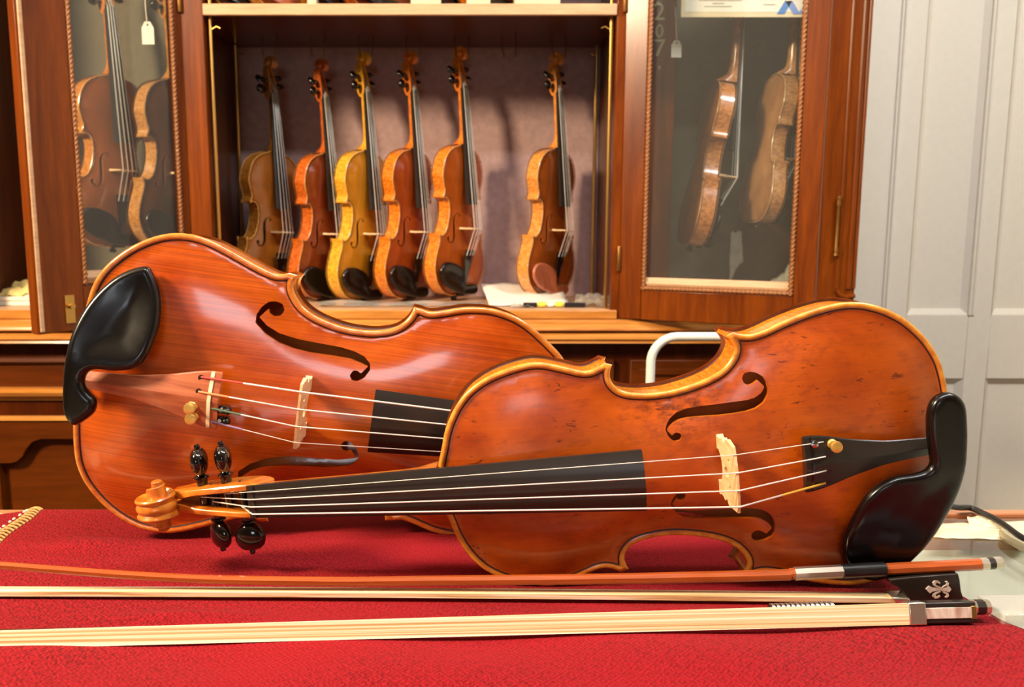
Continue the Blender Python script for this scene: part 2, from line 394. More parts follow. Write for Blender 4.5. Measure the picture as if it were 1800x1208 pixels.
FH_B = [(125.9, 55.6), (129.8, 60.6), (131.2, 62.1), (131.9, 59), (135.2, 57.2), (139.5, 58.4), (141.3, 62.2), (139.2, 66.1), (134.7, 67.4), (130.4, 66.5), (126.4, 62.7), (123.7, 57), (123.8, 51.5), (130.9, 45.3), (141, 40.2), (150.8, 37.6), (161.8, 36.2), (176.5, 36), (189.4, 35.5), (196, 33.9), (202.1, 32.1), (197.9, 26.6), (195.5, 28.3), (192.3, 27.9), (190.5, 24.3), (192.5, 21.3), (195.8, 20.9), (200.5, 24), (203.7, 29.7), (203.2, 34), (198.7, 38.2), (192, 40.6), (182.1, 42.3), (164.1, 43.3), (151.9, 44.3), (140.2, 46.6), (131.6, 50.6)]
CHIN_A = [(14, -38.8), (8.2, -35.5), (4.7, -28.4), (3.9, -14.9), (4.1, -3.3), (5.5, 12.2), (9.6, 31.5), (17.6, 54.6), (25.5, 69.9), (33.4, 79.3), (43.1, 88.5), (54.8, 93), (64.3, 92.6), (73.8, 88), (79.9, 79.5), (82.1, 68.5), (81.3, 56.4), (77.8, 44.7), (72.9, 33.2), (67.7, 25), (59.9, 18.6), (50.4, 14.8), (39.2, 14), (31.5, 12.4), (27.6, 8.1), (27.7, 2.2), (29, -9.6), (29.1, -21.3), (28, -29.5), (24.9, -35.5), (19.5, -38.7)]
CHIN_B = [(50.6, 79.4), (54.2, 76.5), (59.9, 67), (63.4, 55.8), (64.7, 43.1), (63.5, 33.5), (61.7, 25), (57.9, 17.3), (51.4, 12.8), (41.4, 10.6), (32.3, 10.3), (27.3, 9.1), (24.1, 5.7), (23.6, -.5), (27, -5.7), (31.6, -9.5), (32.2, -15.9), (29.5, -21), (20.9, -28.2), (16.1, -25.7), (12.6, -18.6), (10.9, -4.4), (10.7, 13.3), (12.1, 31.1), (16.5, 46.9), (23.2, 59.6), (32.2, 70.1), (41.9, 76.6)]

def body_outline(up, c, lo, step):
    seg = lambda P: smooth_line(resample(catmull(P, 10), .7), 24)
    half = np.vstack([seg(up), seg(c), seg(lo)])
    half = resample_pieces([seg(up), seg(c), seg(lo)], step)
    other = half[1:-1][::-1] * np.array([1, -1])
    return np.vstack([half, other])           # neck end -> +v side -> tail -> -v side
def resample_pieces(ps, step):
    return np.vstack([resample(p, step) for p in ps])

class Plate:
    """arched plate over an outline: real edges, fluting, purfling ring and sound holes"""
    RIM = [(0, -1.7), (.45, -.75), (1.2, -.05), (2.2, .2), (3.2, -.05), (4.2, -.6), (5.2, -1.15), (7.5, -1.7)]
    def __init__(s, out, arch, holes, inner, rings, k=27.):
        s.out = out; s.holes = holes
        lo, hi = out.min(0) - 4, out.max(0) + 4; st = 2.5
        gx = np.arange(lo[0], hi[0], st); gy = np.arange(lo[1], hi[1], st); G = np.stack(np.meshgrid(gx, gy, indexing='ij'), -1).reshape(-1, 2)
        m = inside(G, out); m[m] &= dist(G[m], out) > 7.0; m = m.reshape(len(gx), len(gy)); ph = np.zeros(m.shape); q = (st / k) ** 2
        for _ in range(500):
            ph[1:-1, 1:-1] = np.where(m[1:-1, 1:-1], (ph[2:, 1:-1] + ph[:-2, 1:-1] + ph[1:-1, 2:] + ph[1:-1, :-2] + q) / (4 + q), 0)
        for _ in range(3): ph[1:-1, 1:-1] = .5 * ph[1:-1, 1:-1] + .125 * (ph[2:, 1:-1] + ph[:-2, 1:-1] + ph[1:-1, 2:] + ph[1:-1, :-2])
        s.ph = ph * arch; s.lo = lo; s.st = st
        nx = np.roll(out, -1, 0) - np.roll(out, 1, 0); nx /= np.linalg.norm(nx, axis=1)[:, None] + 1e-9
        area2 = (out[:, 0] * np.roll(out[:, 1], -1) - np.roll(out[:, 0], -1) * out[:, 1]).sum()
        nrm = np.stack([-nx[:, 1], nx[:, 0]], 1) * (1 if area2 > 0 else -1); s.nrm = nrm
        ex = []
        for d in rings:
            p = out + nrm * d; p = p[inside(p, out)]; p = p[dist(p, out) > d * .93]; ex.append(p)
        g = hexgrid(lo, hi, inner); g = g[inside(g, out)]; g = g[dist(g, out) > rings[-1] + inner * .5]; ex.append(g)
        ex = np.vstack(ex)
        for h in holes: ex = ex[~inside(ex, h)]; ex = ex[dist(ex, h) > .9]
        keep = lambda c: inside(c, out) & ~np.any([inside(c, h) for h in holes] or [np.zeros(len(c), bool)], axis=0)
        s.V, s.F = triangulate([out] + list(holes), ex, keep)
        s.d = dist(s.V, out); s.w = s.height(s.V, s.d)
    def height(s, P, d=None):
        if d is None: d = dist(P, s.out)
        x = (P - s.lo) / s.st; i = np.clip(x.astype(int), 0, np.array(s.ph.shape) - 2); f = x - i
        a = s.ph; h = (a[i[:, 0], i[:, 1]] * (1 - f[:, 0]) * (1 - f[:, 1]) + a[i[:, 0] + 1, i[:, 1]] * f[:, 0] * (1 - f[:, 1]) + a[i[:, 0], i[:, 1] + 1] * (1 - f[:, 0]) * f[:, 1] + a[i[:, 0] + 1, i[:, 1] + 1] * f[:, 0] * f[:, 1])
        r = np.interp(d, [p[0] for p in s.RIM], [p[1] for p in s.RIM]); return h + r
    def at(s, u, v): return float(s.height(np.array([[u, v]]))[0])
    def make(s, sc, flip=0.):
        """(plate mesh, purfling mesh), flip = body depth in mm turns it into the back"""
        V, F, w = s.V, s.F, s.w; n = len(V); cd = s.d[F].mean(1); pf = (cd > 4.15) & (cd < 5.15)
        z = lambda h: (-flip - h if flip else h)
        vs = [(p[0], p[1], z(h)) for p, h in zip(V, w)]; main = [tuple(f) for f in F[~pf]]; rim = list(np.interp(s.d, [0, 1.2, 3.2, 4.2], [1, 1, .7, 0]))
        # outer edge: rounded under-edge
        idx = {}; 
        for k, p in enumerate(np.round(V, 3)): idx[tuple(p)] = k
        def loop(P): return [idx.get(tuple(np.round(p, 3)), -1) for p in P]
        lp = loop(s.out)
        if min(lp) >= 0:
            for inset, h in ((.1, -2.7), (1.1, -3.9), (3.2, -3.9)):
                b = len(vs); q = s.out + s.nrm * inset; vs += [(p[0], p[1], z(h)) for p in q]; rim += [.9 if h > -3 else .5] * len(q); m = len(q)
                main += [(lp[k], lp[(k + 1) % m], b + (k + 1) % m, b + k) for k in range(m)]; lp = [b + k for k in range(m)]
        for hl in s.holes:
            lp = loop(hl); m = len(lp)
            if min(lp) < 0: continue
            b = len(vs); vs += [(V[k][0], V[k][1], z(w[k] - 3.2)) for k in lp]; rim += [.55] * m
            main += [(lp[k], lp[(k + 1) % m], b + (k + 1) % m, b + k) for k in range(m)]
        def mk(nm, faces, lift=0.):
            used = sorted({i for f in faces for i in f}); mp = {a: b for b, a in enumerate(used)}; mb = MB()
            mb.v = [(vs[i][0] * sc / 1000, vs[i][1] * sc / 1000, (vs[i][2] + lift) * sc / 1000) for i in used]; mb.f = [tuple(mp[i] for i in f) for f in faces]
            me = mb.mesh(nm, ang=.75, fix=True)
            # outward test
            c = [p for p in me.polygons if abs(p.normal.z) > .5]
            if c and (sum(p.normal.z * p.area for p in c) < 0) != bool(flip): me.flip_normals()
            at = me.attributes.new('rim', 'FLOAT', 'POINT'); at.data.foreach_set('value', [rim[i] for i in used]); return me
        return mk('plate', main), mk('purfling', [tuple(f) for f in F[pf]])

def rib_mesh(out, nrm, sc, depth):
    ins = out + nrm * 2.6; m = len(ins); L = np.concatenate([[0], np.cumsum(np.linalg.norm(np.diff(np.vstack([ins, ins[:1]]), axis=0), axis=1))])
    me = bpy.data.meshes.new('ribs'); vs = []; ws = (-3.6, -depth / 2, -depth + 3.6)
    for k in range(m + 1):
        p = ins[k % m]
        for w in ws: vs.append((p[0] * sc / 1000, p[1] * sc / 1000, w * sc / 1000))
    fs = [(k * 3 + j, (k + 1) * 3 + j, (k + 1) * 3 + j + 1, k * 3 + j + 1) for k in range(m) for j in range(2)]
    me.from_pydata(vs, [], fs); me.update(); uv = me.uv_layers.new(name='UVMap')
    for pl in me.polygons:
        for li in pl.loop_indices:
            vi = me.loops[li].vertex_index; uv.data[li].uv = (L[vi // 3] / 100, (vi % 3) * .17)
    bm = bmesh.new(); bm.from_mesh(me); bmesh.ops.recalc_face_normals(bm, faces=bm.faces); bm.to_mesh(me); bm.free()
    me.polygons.foreach_set('use_smooth', [True] * len(me.polygons)); me.set_sharp_from_angle(angle=.7)
    return me

# fingerboard, neck and head geometry -- mm in body coordinates (u tail->scroll, v bass, w outwards)
NUT = 486.
def fb_mid(u): return -3.5 + (34. + 3.5) * (NUT - u) / 270.
def fb_hw(u): return 12. + 9. * (NUT - u) / 270.
def fb_edge(u): h = fb_hw(u); return fb_mid(u) - (42 - math.sqrt(42 * 42 - h * h))
def T3(sc): return lambda u, v, w: (u * sc / 1000, v * sc / 1000, w * sc / 1000)

def fingerboard_mesh(sc, end):
    q = T3(sc); mb = MB(); rings = []
    for u in np.linspace(NUT - .5, end, 10):
        h = fb_hw(u); e = fb_edge(u); ring = [q(u, h * math.sin(a) / math.sin(1.0), 0) for a in ()]
        for k in range(9):
            v = h * (1 - 2 * k / 8); ring.append(q(u, v, fb_mid(u) - (42 - math.sqrt(42 * 42 - v * v))))
        ring += [q(u, -h * .97, e - 4.6), q(u, h * .97, e - 4.6)]; rings.append(ring)
    mb.loft(rings); return mb.mesh('fingerboard', ang=.5)
def neck_mesh(sc, depth):
    q = T3(sc); mb = MB(); rings = []
    for u, dp in ((481, 12.5), (470, 12.6), (450, 13), (420, 13.6), (395, 14.2), (378, 16), (369, 20), (363, 28), (358, 36), (354, 41)):
        top = fb_edge(u) - 4.6; hw = fb_hw(u) * .96; dd = min(dp, top + depth + 1.5) if u < 380 else dp; ring = []
        for k in range(13):
            a = math.pi * k / 12; ring.append(q(u, hw * math.cos(a), top - dd * math.sin(a) ** .8))
        rings.append(ring)
    mb.loft(rings); return mb.mesh('neck', ang=.9)
PB = [(473, -14.5, -18.5, 12.2), (477, -10, -22.5, 12.8), (483, -6.8, -26, 12.9), (490, -6.4, -29, 12.5), (500, -8, -32, 12), (512, -11, -35, 11), (524, -13.6, -37, 10), (534, -17, -38, 9), (543, -21, -38.4, 8), (552, -25, -38.6, 7)]
def pegbox_mesh(sc):
    q = T3(sc); mb = MB()
    for sg in (1, -1):
        rings = []
        for u, wf, wb, ho in PB:
            hi = max(ho - 4.4, .6) if u < 540 else max(ho - 5.6, .0)
            rings.append([q(u, sg * ho, wb + 1.2), q(u, sg * (ho + .35), (wf + wb) / 2), q(u, sg * ho, wf - .8), q(u, sg * (ho - .9), wf), q(u, sg * (hi + .6), wf), q(u, sg * hi, wf - .6), q(u, sg * hi, wb)])
        mb.loft(rings)
    rings = []
    for u, wf, wb, ho in PB[1:]:
        h = ho - 1.2; rings.append([q(u, h, wb + 5), q(u, h, wb + .6), q(u, h * .5, wb - .9), q(u, 0, wb + .2), q(u, -h * .5, wb - .9), q(u, -h, wb + .6), q(u, -h, wb + 5)])
    mb.loft(rings)
    return mb.mesh('pegbox', ang=.7)
SC_U, SC_W, SC_R, SC_K, SC_T = 558.5, -17.5, 21., .115, 2.12
def scroll_mesh(sc, n=36):
    q = T3(sc); mb = MB(); tmax = 2 * math.pi * SC_T; N = int(SC_T * n); th = [tmax * i / N for i in range(N + 1)]; per = int(round(2 * math.pi / (tmax / N)))
    r = lambda t: SC_R * math.exp(-SC_K * t); hw = lambda t: float(np.interp(t / math.pi, [0, 1, 1.6, 2.2, 3., 4., 4.3], [6.8, 7.6, 9.2, 12.2, 15.4, 17.2, 17.4]))
    def P(t, rr, v): a = -math.pi / 2 + t; return q(SC_U + rr * math.cos(a), v, SC_W + rr * math.sin(a))
    # outer band of the first turn, two flutes and a ridge
    ring = []
    for i in range(per + 1):
        t = th[i]; h = hw(t); R_ = r(t); fl = min(1.5, R_ * .1)
        prof = [(h, R_ - .9), (h - .9, R_), (h - 1.8, R_), (h * .45, R_ - fl), (h * .14, R_ - .1), (0, R_), (-h * .14, R_ - .1), (-h * .45, R_ - fl), (-h + 1.8, R_), (-h + .9, R_), (-h, R_ - .9)]
        ring.append([P(t, rr, v) for v, rr in prof])
    b = len(mb.v); m = len(ring[0])
    for g in ring: mb.v += g
    for i in range(per):
        for k in range(m - 1): mb.f.append((b + i * m + k, b + i * m + k + 1, b + (i + 1) * m + k + 1, b + (i + 1) * m + k))
    for sg in (1, -1):
        for i in range(N):
            a0, a1 = th[i], th[i + 1]
            if i + per < N:       # side face with a hollow, then the riser of the next turn
                b0, b1 = th[i + per], th[i + 1 + per]; row = []
                for t, t2 in ((a0, b0), (a1, b1)):
                    h = hw(t); ro, ri = r(t) - .9, r(t2)
                    row.append([P(t, ro, sg * h), P(t, ro - 1.2, sg * (h - .2)), P(t, (ro + ri) / 2, sg * (h - 1.6)), P(t, ri + .3, sg * (h - 2.2)), P(t, ri, sg * (h - 1)), P(t, ri - .1, sg * (hw(t2) - .6)), P(t, ri - .8, sg * hw(t2))])
                k0 = len(mb.v); mb.v += row[0] + row[1]
                for k in range(6): mb.f.append((k0 + k, k0 + k + 1, k0 + 7 + k + 1, k0 + 7 + k))
            else:                 # innermost turn: flat ring, then the raised eye
                row = []; re = 4.0
                for t in (a0, a1):
                    h = hw(t); ro = r(t) - .9
                    row.append([P(t, ro, sg * h), P(t, ro - 1.0, sg * (h - .2)), P(t, (ro + re) / 2, sg * (h - 1.2)), P(t, re + .2, sg * (h - 1.4)), P(t, re, sg * (h - .6)), P(t, re, sg * 18.0), P(t, re - .9, sg * 18.8), P(t, 0, sg * 19.0)])
                k0 = len(mb.v); mb.v += row[0] + row[1]
                for k in range(7): mb.f.append((k0 + k, k0 + k + 1, k0 + 8 + k + 1, k0 + 8 + k))
    # solid core so that nothing shows through
    mb.lathe([(9.0 * sc / 1000, -6.2 * sc / 1000), (9.0 * sc / 1000, 6.2 * sc / 1000)], Matrix.Translation((SC_U * sc / 1000, 0, SC_W * sc / 1000)) @ Matrix.Rotation(R(90), 4, 'X'), 20)
    me = mb.mesh('scroll', ang=.55)
    bm = bmesh.new(); bm.from_mesh(me); bmesh.ops.remove_doubles(bm, verts=bm.verts, dist=.00012 * sc); bmesh.ops.recalc_face_normals(bm, faces=bm.faces); bm.to_mesh(me); bm.free()
    me.polygons.foreach_set('use_smooth', [True] * len(me.polygons)); me.set_sharp_from_angle(angle=.55)
    return me
def peg_mesh(sc, u, w, side, ang, hb, n=20):
    """side +1: head on the bass side; shaft runs through both cheeks"""
    k = sc / 1000; mb = MB()
    Mx = Matrix.Translation((u * k, 0, w * k)) @ Matrix.Rotation(R(-90) * side, 4, 'X') @ Matrix.Rotation(ang, 4, 'Z')
    mb.lathe([(2.9 * k, -hb * k), (3.1 * k, (-hb + .6) * k), (4.0 * k, (hb + 5) * k)], Mx, n)
    mb.lathe([(3.9 * k, (hb + 4.5) * k), (5.4 * k, (hb + 5.2) * k), (5.6 * k, (hb + 6.3) * k), (4.2 * k, (hb + 7) * k), (3.6 * k, (hb + 7.6) * k)], Mx, n)
    prof = [(3.6, 7.2), (5.4, 8.2), (8.0, 10.), (10.2, 12.8), (11.4, 16.4), (11.5, 20), (10.2, 23.6), (7.2, 26.6), (3.0, 27.8)]
    mb.lathe([(r * k, (hb + h) * k) for r, h in prof], Mx, n, 1.0, .54)
    mb.lathe([(1.2 * k, (hb + 27.2) * k), (2.0 * k, (hb + 28.2) * k), (2.3 * k, (hb + 29.3) * k), (1.7 * k, (hb + 30.6) * k), (.4 * k, (hb + 31) * k)], Mx, 12)
    return mb.mesh('peg', ang=.8)
BR_H = [(0, 10.5), (5, 9.6), (9, 7.), (11.2, 4.2), (11.6, 1.8), (11, .2), (20.8, 0), (21.2, 1.6), (20.2, 3.2), (19.8, 6.5), (20.2, 9.5), (21.4, 12), (21.6, 13.6), (20.2, 14.8), (19.4, 16.2), (19.8, 17.8), (21.4, 18.8), (22.6, 20.4), (22.9, 23.4), (22.3, 26.8)]
def bridge_obj(sc, u, plate, top_b, top_t, mat, par):
    k = sc / 1000; foot = plate.at(u, 15); half = BR_H; H0 = 33.
    crown = [(17.5 * math.cos(math.pi * j / 10) * 1.07, 0) for j in range(11)]
    pts = list(half)                                       # bass side up
    arc = [(v, 48.6 - (v / 44.) ** 2 * 14 + (top_b - top_t) * v / 35) for v in np.linspace(21.4, -21.4, 13)]
    pts = [(v, foot + h) for v, h in half] + arc + [(-v, foot + h) for v, h in half[::-1][:-1]]
    holes = [[(3.6 * math.cos(a) * (1 - .25 * math.sin(a)), foot + 19.6 + 4.6 * math.sin(a)) for a in np.linspace(0, 2 * math.pi, 15)[:-1]]]
    for sg in (1, -1): holes.append([(sg * 9.2 + 1.5 * math.cos(a), foot + 25.5 + 2.6 * math.sin(a)) for a in np.linspace(0, 2 * math.pi, 11)[:-1]])
    fn = lambda v, w, t: ((u + t) * k, v * k, w * k)
    return slab('bridge', pts, holes, -2, 2, fn, mat, par, taper=lambda w: np.interp(w, [foot, 49], [2.2, .75]))
def tail_pos(t): return 14 + 96.5 * t
def tail_w(t): return 11.5 + 15.5 * t
def tail_hw(t): return float(np.interp(t, [0, .12, .4, .65, .85, .97, 1], [6., 6.2, 8., 12.6, 17.8, 19.6, 19.2]))
def tailpiece_mesh(sc):
    q = T3(sc); mb = MB(); rings = []
    for t in np.linspace(0, 1, 17):
        u, w, h = tail_pos(t), tail_w(t), tail_hw(t); rd = 3.4 + 2.2 * t
        rings.append([q(u, h, w), q(u, h * .94, w + .7), q(u, h * .04, w + rd), q(u, -h * .04, w + rd), q(u, -h * .94, w + .7), q(u, -h, w), q(u, -h * .9, w - 3), q(u, h * .9, w - 3)])
    mb.loft(rings); return mb.mesh('tailpiece', ang=.25)
def tail_top(t, v): t = min(t, 1.0); h = tail_hw(t); return tail_w(t) + .7 + (2.7 + 2.2 * t) * (1 - min(1, abs(v) / (h * .94)))
def chin_obj(sc, outline, mat, par, w_hi, w_lo, vmax, cup=4., thick=9.):
    P = resample(catmull(outline, 8, True), 2.2, True); g = hexgrid(P.min(0), P.max(0), 3.6); g = g[inside(g, P)]; g = g[dist(g, P) > 1.2]
    nx = np.roll(P, -1, 0) - np.roll(P, 1, 0); nx /= np.linalg.norm(nx, axis=1)[:, None]; ar = (P[:, 0] * np.roll(P[:, 1], -1) - np.roll(P[:, 0], -1) * P[:, 1]).sum()
    nr = np.stack([-nx[:, 1], nx[:, 0]], 1) * (1 if ar > 0 else -1); ex = [g[dist(g, P) > 5.5]]
    for d in (.6, 1.6, 3.0, 4.6):
        p = P + nr * d; p = p[inside(p, P)]; ex.append(p[dist(p, P) > d * .93])
    V, F = triangulate([P], np.vstack(ex), lambda c: inside(c, P)); d = dist(V, P)
    s = np.clip((V[:, 1] - 8) / (vmax - 8), 0, 1); s = s * s * (3 - 2 * s); base = w_hi + (w_lo - w_hi) * s
    rd = 4.2; e = np.clip(d / rd, 0, 1); rnd = rd * (1 - np.sqrt(np.clip(1 - (1 - e) ** 2, 0, 1)))
    cp = cup * np.clip((V[:, 1] - 12) / 14, 0, 1) * (np.clip((d - 3) / 17, 0, 1) ** 1.2)
    top = base - rnd - cp; bot = base - thick + rnd * .5
    bot = np.minimum(bot, top - .8); n = len(V); k = sc / 1000; mb = MB()
    mb.v = [(p[0] * k, p[1] * k, h * k) for p, h in zip(V, top)] + [(p[0] * k, p[1] * k, h * k) for p, h in zip(V, bot)]
    mb.f = [tuple(f) for f in F] + [tuple(n + i for i in f[::-1]) for f in F]; ed = set()
    for f in F: ed |= {(f[0], f[1]), (f[1], f[2]), (f[2], f[0])}
    mb.f += [(b, a, n + a, n + b) for a, b in ed if (b, a) not in ed]
    return mb.build('chin_rest', mat, par, ang=1.2)

STR_V = (16.8, 5.7, -5.7, -16.8); NUT_V = (8.2, 2.75, -2.75, -8.2)
def string_path(i, sc, br_u, t_end, crown):
    if sc > 1.1 and i > 1: t_end = 1.03
    q = T3(sc); v0 = STR_V[i]; n0 = NUT_V[i]; tv = v0 * .86
    nutw = -2.0 - abs(n0) * .12
    pb = [(498, -16), (521, -24), (531, -28), (510, -20)][i]
    return [q(tail_pos(t_end - .07), tv * .97, tail_top(t_end - .07, tv) + .2), q(tail_pos(t_end + .008), tv, tail_top(t_end + .008, tv) + 1.5), q(br_u, v0, crown(v0) + .35), q(NUT + 2, n0, nutw), q(pb[0], n0 * .55, pb[1] + 3.5)]

def violin(name, matrix, sc, ol, fh, mats, chin=None, hi=True, depth=36., br_u=160., fb_end=216.):
    """assemble one violin; mats: belly, back, rib, neck, fittings, pegs, tail"""
    root = empty(name, matrix)
    st, inner, rings = (1.6, 5.0, (.45, 1.2, 2.2, 3.4, 4.15, 5.15, 7.)) if hi else (4.0, 11., (1.2, 4.0, 7.))
    out = body_outline(*ol, st)
    holes = []
    f = smooth_line(np.vstack([fh, fh[:1]]).astype(float), 0); f = resample(f, 1.3 if hi else 3.0, True)
    holes = [f, f * np.array([1, -1])]
    belly = Plate(out, 17.2, holes, inner, rings); me, pf = belly.make(sc)
    link('belly', me, mats['belly'], root)
    if hi: link('purfling', pf, M['purf'], root)
    bk = Plate(out, 15.0, [], inner * 1.8, rings); me, pf = bk.make(sc, depth); link('back_plate', me, mats['back'], root)
    link('ribs', rib_mesh(out, belly.nrm, sc, depth), mats['rib'], root)
    link('neck', neck_mesh(sc, depth), mats['neck'], root); link('fingerboard', fingerboard_mesh(sc, fb_end), mats['board'], root)
    link('pegbox', pegbox_mesh(sc), mats['neck'], root); link('scroll', scroll_mesh(sc, 36 if hi else 20), mats['neck'], root)
    q = T3(sc); nb = MB(); rg = []
    for u in (NUT - .5, NUT + 4.5):
        rg.append([q(u, v, -2.6 - abs(v) * .12 - (1.5 if u > NUT else 0)) for v in (12, 6, 0, -6, -12)] + [q(u, -12, -9), q(u, 12, -9)])
    nb.loft(rg).build('nut', mats['board'], root)
    for u, w, sd, an in ((497, -19, 1, .1), (520.5, -25, 1, .75), (529, -27, -1, 1.7), (509.5, -22, -1, 1.85)):
        hb = np.interp(u, [483, 500, 512, 524, 534], [13, 12.3, 11.4, 10.2, 9.2]); link('peg', peg_mesh(sc, u, w, sd, an, float(hb), 20 if hi else 10), mats['pegs'], root)
    crown = lambda v: 48.6 - (v / 44.) ** 2 * 14 + 3.2 * v / 35
    bridge_obj(sc, br_u, belly, 3.2, 0., mats['bridge'], root)
    tp = link('tailpiece', tailpiece_mesh(sc), mats['tail'], root)
    strings = []
    for i in range(4):
        p = string_path(i, sc, br_u, .93, crown); r = (.62, .5, .45, .3)[i] * sc / 1000 * (1. if hi else 1.5)
        strings.append(MB().tube(p, r, 8 if hi else 5).build('string', M['steel'], root))
    if chin: chin_obj(sc, chin[0], mats['chin'], root, *chin[1:])
    # saddle and end button
    e0 = ol[2][-1][0]; MB().box(*(np.array([e0 - .6, e0 + 6, -16, 16, -2.5, 2.8]) * sc / 1000)).build('saddle', mats['board'], root, bevel=.0006)
    MB().lathe([(4.2e-3 * sc, -.004), (4.2e-3 * sc, .0035 * sc), (7e-3 * sc, .005 * sc), (7.5e-3 * sc, .009 * sc), (5e-3 * sc, .012 * sc)], Matrix.Translation((ol[2][-1][0] * sc / 1000, 0, -depth / 2 * sc / 1000)) @ Matrix.Rotation(R(-90), 4, 'Y'), 16).build('end_button', mats['board'], root)
    return root, belly, crown, tp, strings

def mat4(Rm, t):
    m = Matrix.Identity(4)
    for i in range(3):
        for j in range(3): m[i][j] = Rm[i][j]
        m[i][3] = t[i]
    return m

def at(px, py, Y):
    """point of the place seen at (px, py) of the photograph on the plane y = Y"""
    dy = math.cos(PITCH) - math.sin(PITCH) * (py - 604) / 1500; dz = -math.sin(PITCH) - math.cos(PITCH) * (py - 604) / 1500
    return Vector(((px - 835) / 1500 / dy * Y, Y, HC + dz / dy * Y))
def zat(py, Y): return at(835, py, Y).z

# ------------------------------------------------------------------ the room
FL, CE = -0.80, 1.86
def struct(name, b, mat): return tag(boxo(name, b, mat, None, 0), kind='structure')
struct('floor', (-2.7, 2.7, -2.7, 2.4, FL - .05, FL), M['floor'])
struct('ceiling', (-2.7, 2.7, -2.7, 2.4, CE, CE + .05), M['ceil'])
struct('wall_left', (-2.7, -2.6, -2.7, 2.4, FL, CE), M['wall_warm'])
struct('wall_right', (2.6, 2.7, -2.7, 2.4, FL, CE), M['wall'])
struct('wall_front', (-2.6, 2.6, -2.7, -2.6, FL, CE), M['wall_warm'])
wb = struct('wall_back', (-2.6, 2.6, 2.26, 2.36, FL, CE), M['wall'])
# painted panelling on the back wall: stiles, rails, beads and recessed panels
yf = 2.205
def wpiece(nm, x0, x1, z0, z1, y0=yf): o = boxo(nm, (x0, x1, y0, 2.262, z0, z1), M['wall'], wb, .002); return o
def wpanel(x0, x1, z0, z1):
    mb = MB(); b = .016
    o = [(x0, yf, z0), (x1, yf, z0), (x1, yf, z1), (x0, yf, z1)]; i = [(x0 + b, yf + .014, z0 + b), (x1 - b, yf + .014, z0 + b), (x1 - b, yf + .014, z1 - b), (x0 + b, yf + .014, z1 - b)]
    k = [(x0 + b + .03, yf + .008, z0 + b + .03), (x1 - b - .03, yf + .008, z0 + b + .03), (x1 - b - .03, yf + .008, z1 - b - .03), (x0 + b + .03, yf + .008, z1 - b - .03)]
    mb.add(o + i, [(0, 1, 5, 4), (1, 2, 6, 5), (2, 3, 7, 6), (3, 0, 4, 7), (4, 5, 6, 7)])
    mb.build('panel', M['wall'], wb, smooth=False, fix=False)
def bead(x, z0, z1):
    for dx in (-.0045, .0045): MB().tube([(x + dx, yf - .001, z0), (x + dx, yf - .001, z1)], .0042, 8).build('bead', M['wall'], wb)
wpiece('board', .60, 1.0565, FL, CE); bead(1.0625, FL, CE)
wpiece('stile', 1.0685, 1.122, FL, CE)
xs = [1.122, 1.282, 1.342, 1.502, 1.562, 1.722]
for k in range(0, 6, 2):
    wpanel(xs[k], xs[k + 1], .014, 1.62); wpanel(xs[k], xs[k + 1], -.74, -.155)
    wpiece('rail', xs[k], xs[k + 1], -.155, .014); wpiece('rail', xs[k], xs[k + 1], 1.62, CE); wpiece('rail', xs[k], xs[k + 1], FL, -.74)
    x1 = xs[k + 2] if k < 4 else 2.6
    wpiece('stile', xs[k + 1], x1, FL, CE)
    if k < 4: bead(xs[k + 1] + .006, .014, CE)

# ------------------------------------------------------------------ glass counter and red cloth
ct = tag(empty('display_counter', None, (.15, .2, FL)), 'glass topped display counter with wooden edge under the red cloth', 'counter')
def cpart(nm, b, m, bev=.0015):
    b = (b[0] - .15, b[1] - .15, b[2] - .2, b[3] - .2, b[4] - FL, b[5] - FL); return boxo(nm, b, m, ct, bev)
cpart('glass_top', (-.60, 1.05, -.25, .733, -.0105, -.0045), M['tglass'], 0)
cpart('back_edge', (-.62, 1.07, .733, .744, -.03, -.0015), M['edge_wood'])
cpart('frame_rail', (-.60, 1.05, .700, .733, -.034, -.011), M['edge_wood'])
cpart('side_edge', (-.62, -.60, -.25, .733, -.03, -.0015), M['edge_wood'])
cpart('side_edge', (1.05, 1.07, -.25, .733, -.03, -.0015), M['edge_wood'])
cpart('front_edge', (-.62, 1.07, -.262, -.25, -.03, -.0015), M['edge_wood'])
cpart('liner', (-.60, 1.05, -.25, .70, -.030, -.022), M['counter'])
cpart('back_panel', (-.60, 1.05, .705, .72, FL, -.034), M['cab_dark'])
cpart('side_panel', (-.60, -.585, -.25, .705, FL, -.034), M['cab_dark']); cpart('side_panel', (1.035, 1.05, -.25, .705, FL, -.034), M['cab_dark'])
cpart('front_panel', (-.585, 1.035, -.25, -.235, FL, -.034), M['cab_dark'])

def cloth_z(x, y):
    z = 0.0
    near = max(0., min(1., (.545 - y) / .03))
    z += near * .0012 * (1 + math.sin(x * 31 + y * 60)) + near * .0008 * (1 + math.sin(x * 12 - y * 95 + 1))
    z += .0065 * math.exp(-((x - .135) / .05) ** 2 - ((y - .527) / .010) ** 2)
    z += .004 * math.exp(-((x + .19) / .05) ** 2 - ((y - .525) / .008) ** 2)
    z += .006 * math.exp(-((x - .02 - (y - .66) * .6) / .05) ** 2 - ((y - .705) / .02) ** 2)
    z += .004 * math.exp(-((x + .31) / .03) ** 2 - ((y - .655) / .012) ** 2)
    d = y - .738 + .45 * max(0., -.395 - x)
    if d > 0: z -= min(.10, d * d * 60 if d < .012 else .0086 + (d - .012) * 3.2)
    return z
def x_right(y): return .342 - .24 * (y - .535) + .002 * math.sin(y * 70)
def x_left(y): return -.386 - .075 * (y - .70) + .0012 * math.sin(y * 90)
NX, NY = 230, 190
